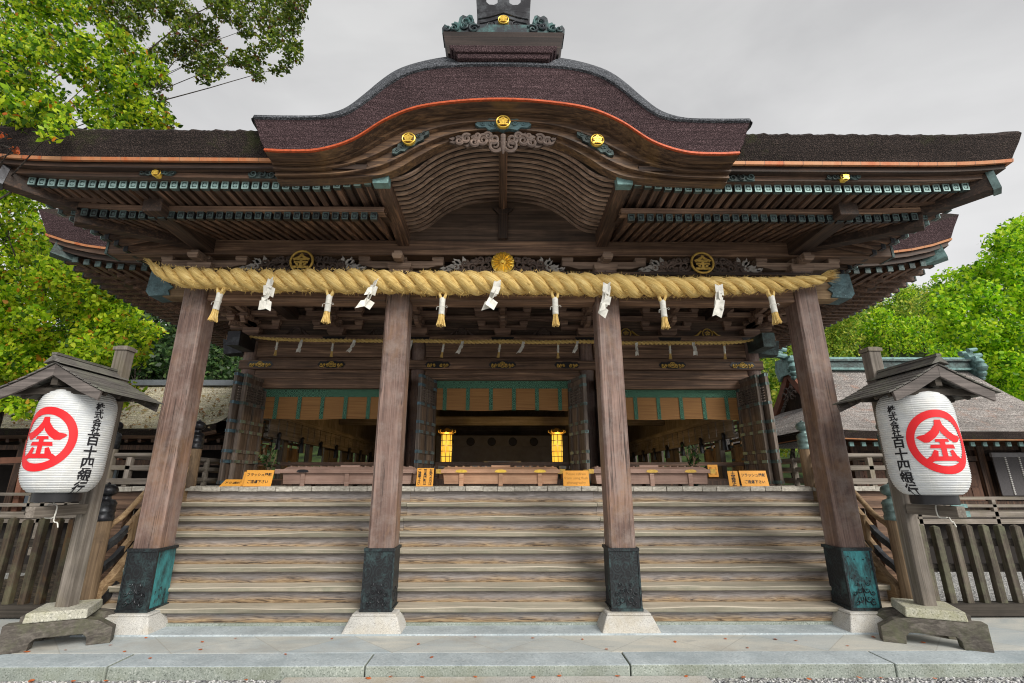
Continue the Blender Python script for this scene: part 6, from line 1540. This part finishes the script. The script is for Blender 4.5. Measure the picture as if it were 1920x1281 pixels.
for x0 in (10.32, 11.52, 12.68):
    b = MB(); b.box(x0, x0 + 1.02, 14.18, 14.28, 1.15, 2.22)
    for i in range(3):
        for z0, z1 in ((1.2, 1.5), (1.55, 1.85), (1.9, 2.17)): b.box(x0 + .06 + i * .32, x0 + .30 + i * .32, 14.165, 14.181, z0, z1)
    b.build('panel_door', wood('red_brown_panel', (.06, .03, .02), (.25, .13, .085), 'z', rough=.6), sh)
b = MB(); b.box(14.0, 15.9, 13.95, 13.98, 1.30, 2.35); sc_ = b.build('reed_screen', plain('grey_reed', (.11, .105, .11), .8, 0, .2, 30), sh)
b = MB(); b.box(13.98, 15.92, 13.93, 13.999, 2.35, 2.47); b.build('screen_band', M['grey_cloth'], sc_)
b = MB()
for x in (14.35, 14.75, 15.15, 15.55):
    for z in np.arange(1.32, 2.34, .055): b.frustum(x, 13.94, z, z + .04, .014, .01, .028, .012)
b.build('white_tassel_cord', M['white_cloth'], sc_)
b = MB()
for z, h in ((1.33, .06), (1.17, .06), (1.0, .10)): b.box(7.2, 19, 11.0, 11.08, z - h / 2, z + h / 2)
for x in np.arange(7.4, 19, 1.7): b.box(x - .04, x + .04, 11.0, 11.08, .3, 1.3)
b.box(7.2, 19, 11.0, 14.2, .80, .90)
b.build('veranda_rail', M['grey_x'], sh)
b = MB()
for x in (10.0, 12.0): b.box(x - .18, x + .18, 10.985, 11.095, 1.13, 1.21); b.box(x - .2, x + .2, 10.985, 11.095, .94, 1.06)
b.build('rail_plate', M['patina_cap'], sh)
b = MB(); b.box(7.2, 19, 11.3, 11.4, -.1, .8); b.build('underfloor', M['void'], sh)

ga = thing('side_gallery', 'low gallery with pale mossy bark roof strewn with fallen leaves', 'building', (0, 0, 0))
b = MB(); pr = roof_profile(10, 15, 4.6, 12.6, 2.98, 1.2)
b.loft([[(x, y, z + (.14 * max(0, (x + 8.6) / 1.2) ** 2 if y < 13.2 else 0) + .018 * math.sin(x * 2.3)) for x in np.linspace(-22, -7.4, 50)] for y, z in pr])
b.loft([[(x, 30 - y, z) for x in (-22, -7.4)] for y, z in pr]); b.build('roof', M['bark_moss'], ga, smooth=True)
b = MB(); l3 = lambda dz, dy: [(x, 12.6 + dy, 2.98 + dz + .14 * max(0, (x + 8.6) / 1.2) ** 2) for x in np.linspace(-22, -7.4, 40)]
b.loft([l3(0.01, 0), l3(-.16, .03), l3(-.16, .5)]); e = b.build('eave_edge', M['bark_dark'], ga)
b = MB(); b.loft([l3(-.16, .02), l3(-.20, .05), l3(-.24, .1)]); b.build('eave_strip', M['beam'], e)
b = MB(); b.box(-22, -7.35, 14.8, 15.2, 4.55, 4.72); b.build('ridge', plain('slate_blue_ridge', (.17, .19, .22), .6), ga)
# fallen leaves on the roof (part of the roof's look)
P = np.empty((1400, 3)); P[:, 0] = RNG.uniform(-16, -7.6, 1400); t_ = RNG.uniform(0, 1, 1400) ** .8; P[:, 1] = 15 - 2.4 * t_; P[:, 2] = 2.98 + 1.62 * (1 - t_) ** 1.2 + .02 + .018 * np.sin(P[:, 0] * 2.3)
LF = [(0, 0, 0), (.5, .32, .06), (1, 0, 0), (.5, -.32, .06)]; LFF = [(0, 1, 2, 3)]
tag(scatter_mesh('roof_litter', P, LF, LFF, .09, leafmat('roof_litter_leaves', [(0, (.40, .20, .10)), (.5, (.55, .42, .22)), (1, (.30, .22, .12))], .1), ga), kind='stuff')
b = MB()
for x in np.arange(-21, -7, .34): b.beam((x, 12.8, 2.70), (x, 14.4, 3.1), .08, .09)
b.build('rafter', M['eave_y'], ga)
b = MB()
for x in (-20, -17.5, -15.2, -12.9, -10.7, -8.4): b.box(x - .09, x + .09, 13.3, 13.5, 0, 2.9)
for z in (2.5, 2.1): b.box(-21, -7.6, 13.33, 13.47, z, z + .13)
b.build('post', M['eave_z'], ga, bevel=.005)
b = MB(); b.box(-21, -7.6, 14.4, 14.5, .0, 3.4); b.build('back_wall', M['void'], ga)
b = MB(); b.box(-11.6, -11.0, 14.3, 14.38, 1.0, 2.1); b.box(-10.1, -9.8, 14.3, 14.38, 1.0, 1.9); b.box(-13.4, -12.9, 14.3, 14.38, 1.0, 2.1); b.build('white_panel', plain('pale_blue_panel', (.38, .46, .52), .7), ga)
b = MB()
for z, h in ((1.42, .06), (1.20, .07), (1.0, .12)): b.box(-20, -6.7, 11.0, 11.09, z - h / 2, z + h / 2)
for x in np.arange(-19.5, -6.7, 1.6): b.box(x - .045, x + .045, 11.0, 11.09, .2, 1.42)
for x in np.arange(-19, -6.9, .8): b.box(x - .03, x + .03, 11.0, 11.09, 1.0, 1.4)
b.box(-20, -6.7, 11.0, 14.3, .84, .92)
b.build('veranda_rail', M['grey_x'], ga)
b = MB(); b.box(-20, -6.7, 11.3, 11.4, -.1, .84); b.build('underfloor', M['void'], ga)
b = MB()
for x in (-11.6, -10.6): b.beam((x, 11.2, .9), (x - .2, 11.3, 2.6), .12, .12)
b.beam((-14, 12.0, 2.1), (-9.2, 12.0, 2.25), .12, .14)
b.build('brace', plain('red_brown_brace', (.20, .085, .05), .6, 0, .3, 5), ga)

# ------------------------------------------------------------------ hillside
b = MB(); gx = np.linspace(-160, 160, 65); gy = np.linspace(22, 200, 50)
def hz(x, y): return max(-.3, min(.62 * (y - 25), 20 + .06 * (y - 58)) * (1 - .35 * math.exp(-(x / 9) ** 2)) + 1.2 * math.sin(x * .21) * math.cos(y * .17) * min(1, (y - 22) / 20) - max(0, x - 52) * .0)
b.loft([[(x, y, hz(x, y)) for x in gx] for y in gy]); tag(b.build('hillside', M['hill'], smooth=True), kind='structure')

# ------------------------------------------------------------------ trees
def clump_points(cl, dens, flat=.75, hollow=.45):
    out = []
    for x, y, z, r in cl:
        n = int(dens * r * r) + 6
        v = RNG.normal(size=(n, 3)); v /= np.linalg.norm(v, axis=1)[:, None]
        q = hollow + (1 - hollow) * RNG.random(n) ** .4; v *= (q * r * (1 + .25 * np.sin(v[:, 0] * 7 + x) * np.cos(v[:, 2] * 6 + z)))[:, None]; v[:, 2] *= flat
        out.append(v + np.array((x, y, z)))
    return np.vstack(out)
LEAF6 = [(0, 0, 0), (.28, .30, .05), (.62, .24, .07), (1, 0, -.02), (.62, -.24, .07), (.28, -.30, .05)]
def tree(name, label, base, fork, cl, mat, leaf, dens, group=None, tr=.22, boughs=12, seed=1, flat=.75, loc=None, more=()):
    rs = random.Random(seed); t = thing(name, label, 'tree', base if loc is None else loc, 0, group)
    off = Vector(t.location)
    b = MB(); bx_, by_, bz_ = base; f = Vector(fork)
    pts = [Vector(base) + Vector((0, 0, -.3)), Vector(base).lerp(f, .35) + Vector((rs.uniform(-.2, .2), rs.uniform(-.2, .2), 0)), Vector(base).lerp(f, .7) + Vector((rs.uniform(-.2, .2), 0, 0)), f]
    P = catmull([tuple(p) for p in pts], 14); b.tube(P, np.linspace(tr * 1.25, tr * .7, 14), 10)
    allc = list(cl)
    pick = rs.sample(allc, min(boughs, len(allc)))
    for m_ in more: pick += rs.sample(m_[0], min(5, len(m_[0]))); allc += m_[0]
    for c in pick:
        e = Vector(c[:3]); s_ = f.lerp(Vector(base), rs.uniform(0, .25)); m1 = s_.lerp(e, .4) + Vector((rs.uniform(-.3, .3), rs.uniform(-.3, .3), rs.uniform(.1, .5))) * min(1.8, (e - s_).length * .24)
        m2 = s_.lerp(e, .75) + Vector((rs.uniform(-.3, .3), rs.uniform(-.3, .3), rs.uniform(-.1, .3))) * min(1.4, (e - s_).length * .16)
        P = catmull([tuple(s_), tuple(m1), tuple(m2), tuple(e)], 16); L_ = (e - s_).length; r0 = min(tr * .35, .006 * L_ + .010) * (.45 if c not in cl else 1)
        b.tube(P, np.linspace(r0, .005, 16), 6)
        for q in range(4):
            o_ = allc[rs.randrange(len(allc))]; e2 = Vector(o_[:3])
            if (e2 - e).length < 2.2: b.tube(catmull([tuple(P[10]), tuple(Vector(P[10]).lerp(e2, .5) + Vector((0, 0, .1))), tuple(e2)], 8), np.linspace(max(.012, r0 * .35), .006, 8), 5)
    b.v = [tuple(Vector(p) - off) for p in b.v]
    b.build('trunk', M['tree_bark'], t, smooth=True)
    for c_, m_, l_, d_ in [(cl, mat, leaf, dens)] + list(more):
        pts = clump_points(c_, d_, flat) - np.array(off)
        scatter_mesh('crown', pts, LEAF6, [(0, 1, 2, 3, 4, 5)], l_, M[m_], t)
    return t
tree('maple_tree', 'maple whose green boughs hang over the bark roof and out against the sky', (-11.0, 7.6, 0), (-10.5, 7.7, 6.5), NEAR, 'leaf_near', .080, 3700, tr=.30, boughs=15, seed=3,
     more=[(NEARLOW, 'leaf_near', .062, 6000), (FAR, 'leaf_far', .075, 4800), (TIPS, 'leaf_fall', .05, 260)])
tree('maple_tree', 'yellow green maple flecked with orange, behind the lantern stand and mossy gallery roof', (-13.2, 12.2, 0), (-12.6, 12.0, 4.2), MID + MID2, 'leaf_gold', .105, 2300, tr=.26, boughs=26, seed=5)
dk = sorted(DARK, key=lambda c: c[0])
for i in range(4):
    cl = dk[i * 9:(i + 1) * 9]; cx = sum(c[0] for c in cl) / 9; cy = sum(c[1] for c in cl) / 9; cz = sum(c[2] for c in cl) / 9
    cl = cl + [(c[0] + RNG.uniform(-1.5, 1.5), c[1] + RNG.uniform(.5, 2), c[2] + RNG.uniform(-1.5, .5), c[3] * 1.2) for c in cl]
    tree('evergreen_tree', 'dark evergreen tree in the shade behind the left gallery roof', (cx, cy, hz(cx, cy)), (cx, cy, max(3, cz * .6)), cl, 'leaf_dark', .22, 260, 'evergreens behind the left gallery', .2, 8, 20 + i)
tree('maple_tree', 'large bright green maple rising behind the hall with the copper ridge', (24.5, 20, 0), (23.0, 19.2, 5.6), RIGHT, 'leaf_bright', .145, 1000, tr=.4, boughs=24, seed=8)
tree('bush', 'leafy green tree seen between the right doors and the side hall gable', (12.2, 20.5, 0), (12.2, 20.5, 3), BUSH + [(c[0] + .3, c[1] + .5, c[2] - 1.2, c[3]) for c in BUSH], 'leaf_hill', .17, 450, tr=.12, boughs=6, seed=9)
protos = []
for v_ in range(3):
    rs = random.Random(40 + v_); cl = [(rs.uniform(-2.0, 2.0), rs.uniform(-2.0, 2.0), 3.0 + rs.uniform(-1.8, 1.9), rs.uniform(.7, 1.25)) for _ in range(20)]
    cl = [c for c in cl if (c[0] ** 2 + c[1] ** 2) / 5 + ((c[2] - 3) / 2.2) ** 2 < 1.1]
    protos.append((cl, ['leaf_hill', 'leaf_hill', 'leaf_bright'][v_]))
random.seed(77); pr_o = [None] * 3
for i, (x, y) in enumerate(HILL):
    v_ = (i * 2 + i // 3) % 3; z = hz(x, y) - .4
    if pr_o[v_] is None:
        o = tree('hillside_tree', 'round leafy tree on the wooded hillside behind the right side hall', (0, 0, 0), (0, 0, 2.0), protos[v_][0], protos[v_][1], .22, 175, 'trees on the hillside', .12, 5, 60 + i)
        pr_o[v_] = o; keep_kids(o); o.location = (x, y, z)
    else: o = dup(pr_o[v_], None, (x, y, z))
    s = random.uniform(.85, 1.25); o.scale = (s, s, s * random.uniform(.9, 1.15)); o.rotation_euler[2] = random.uniform(0, 6.28)
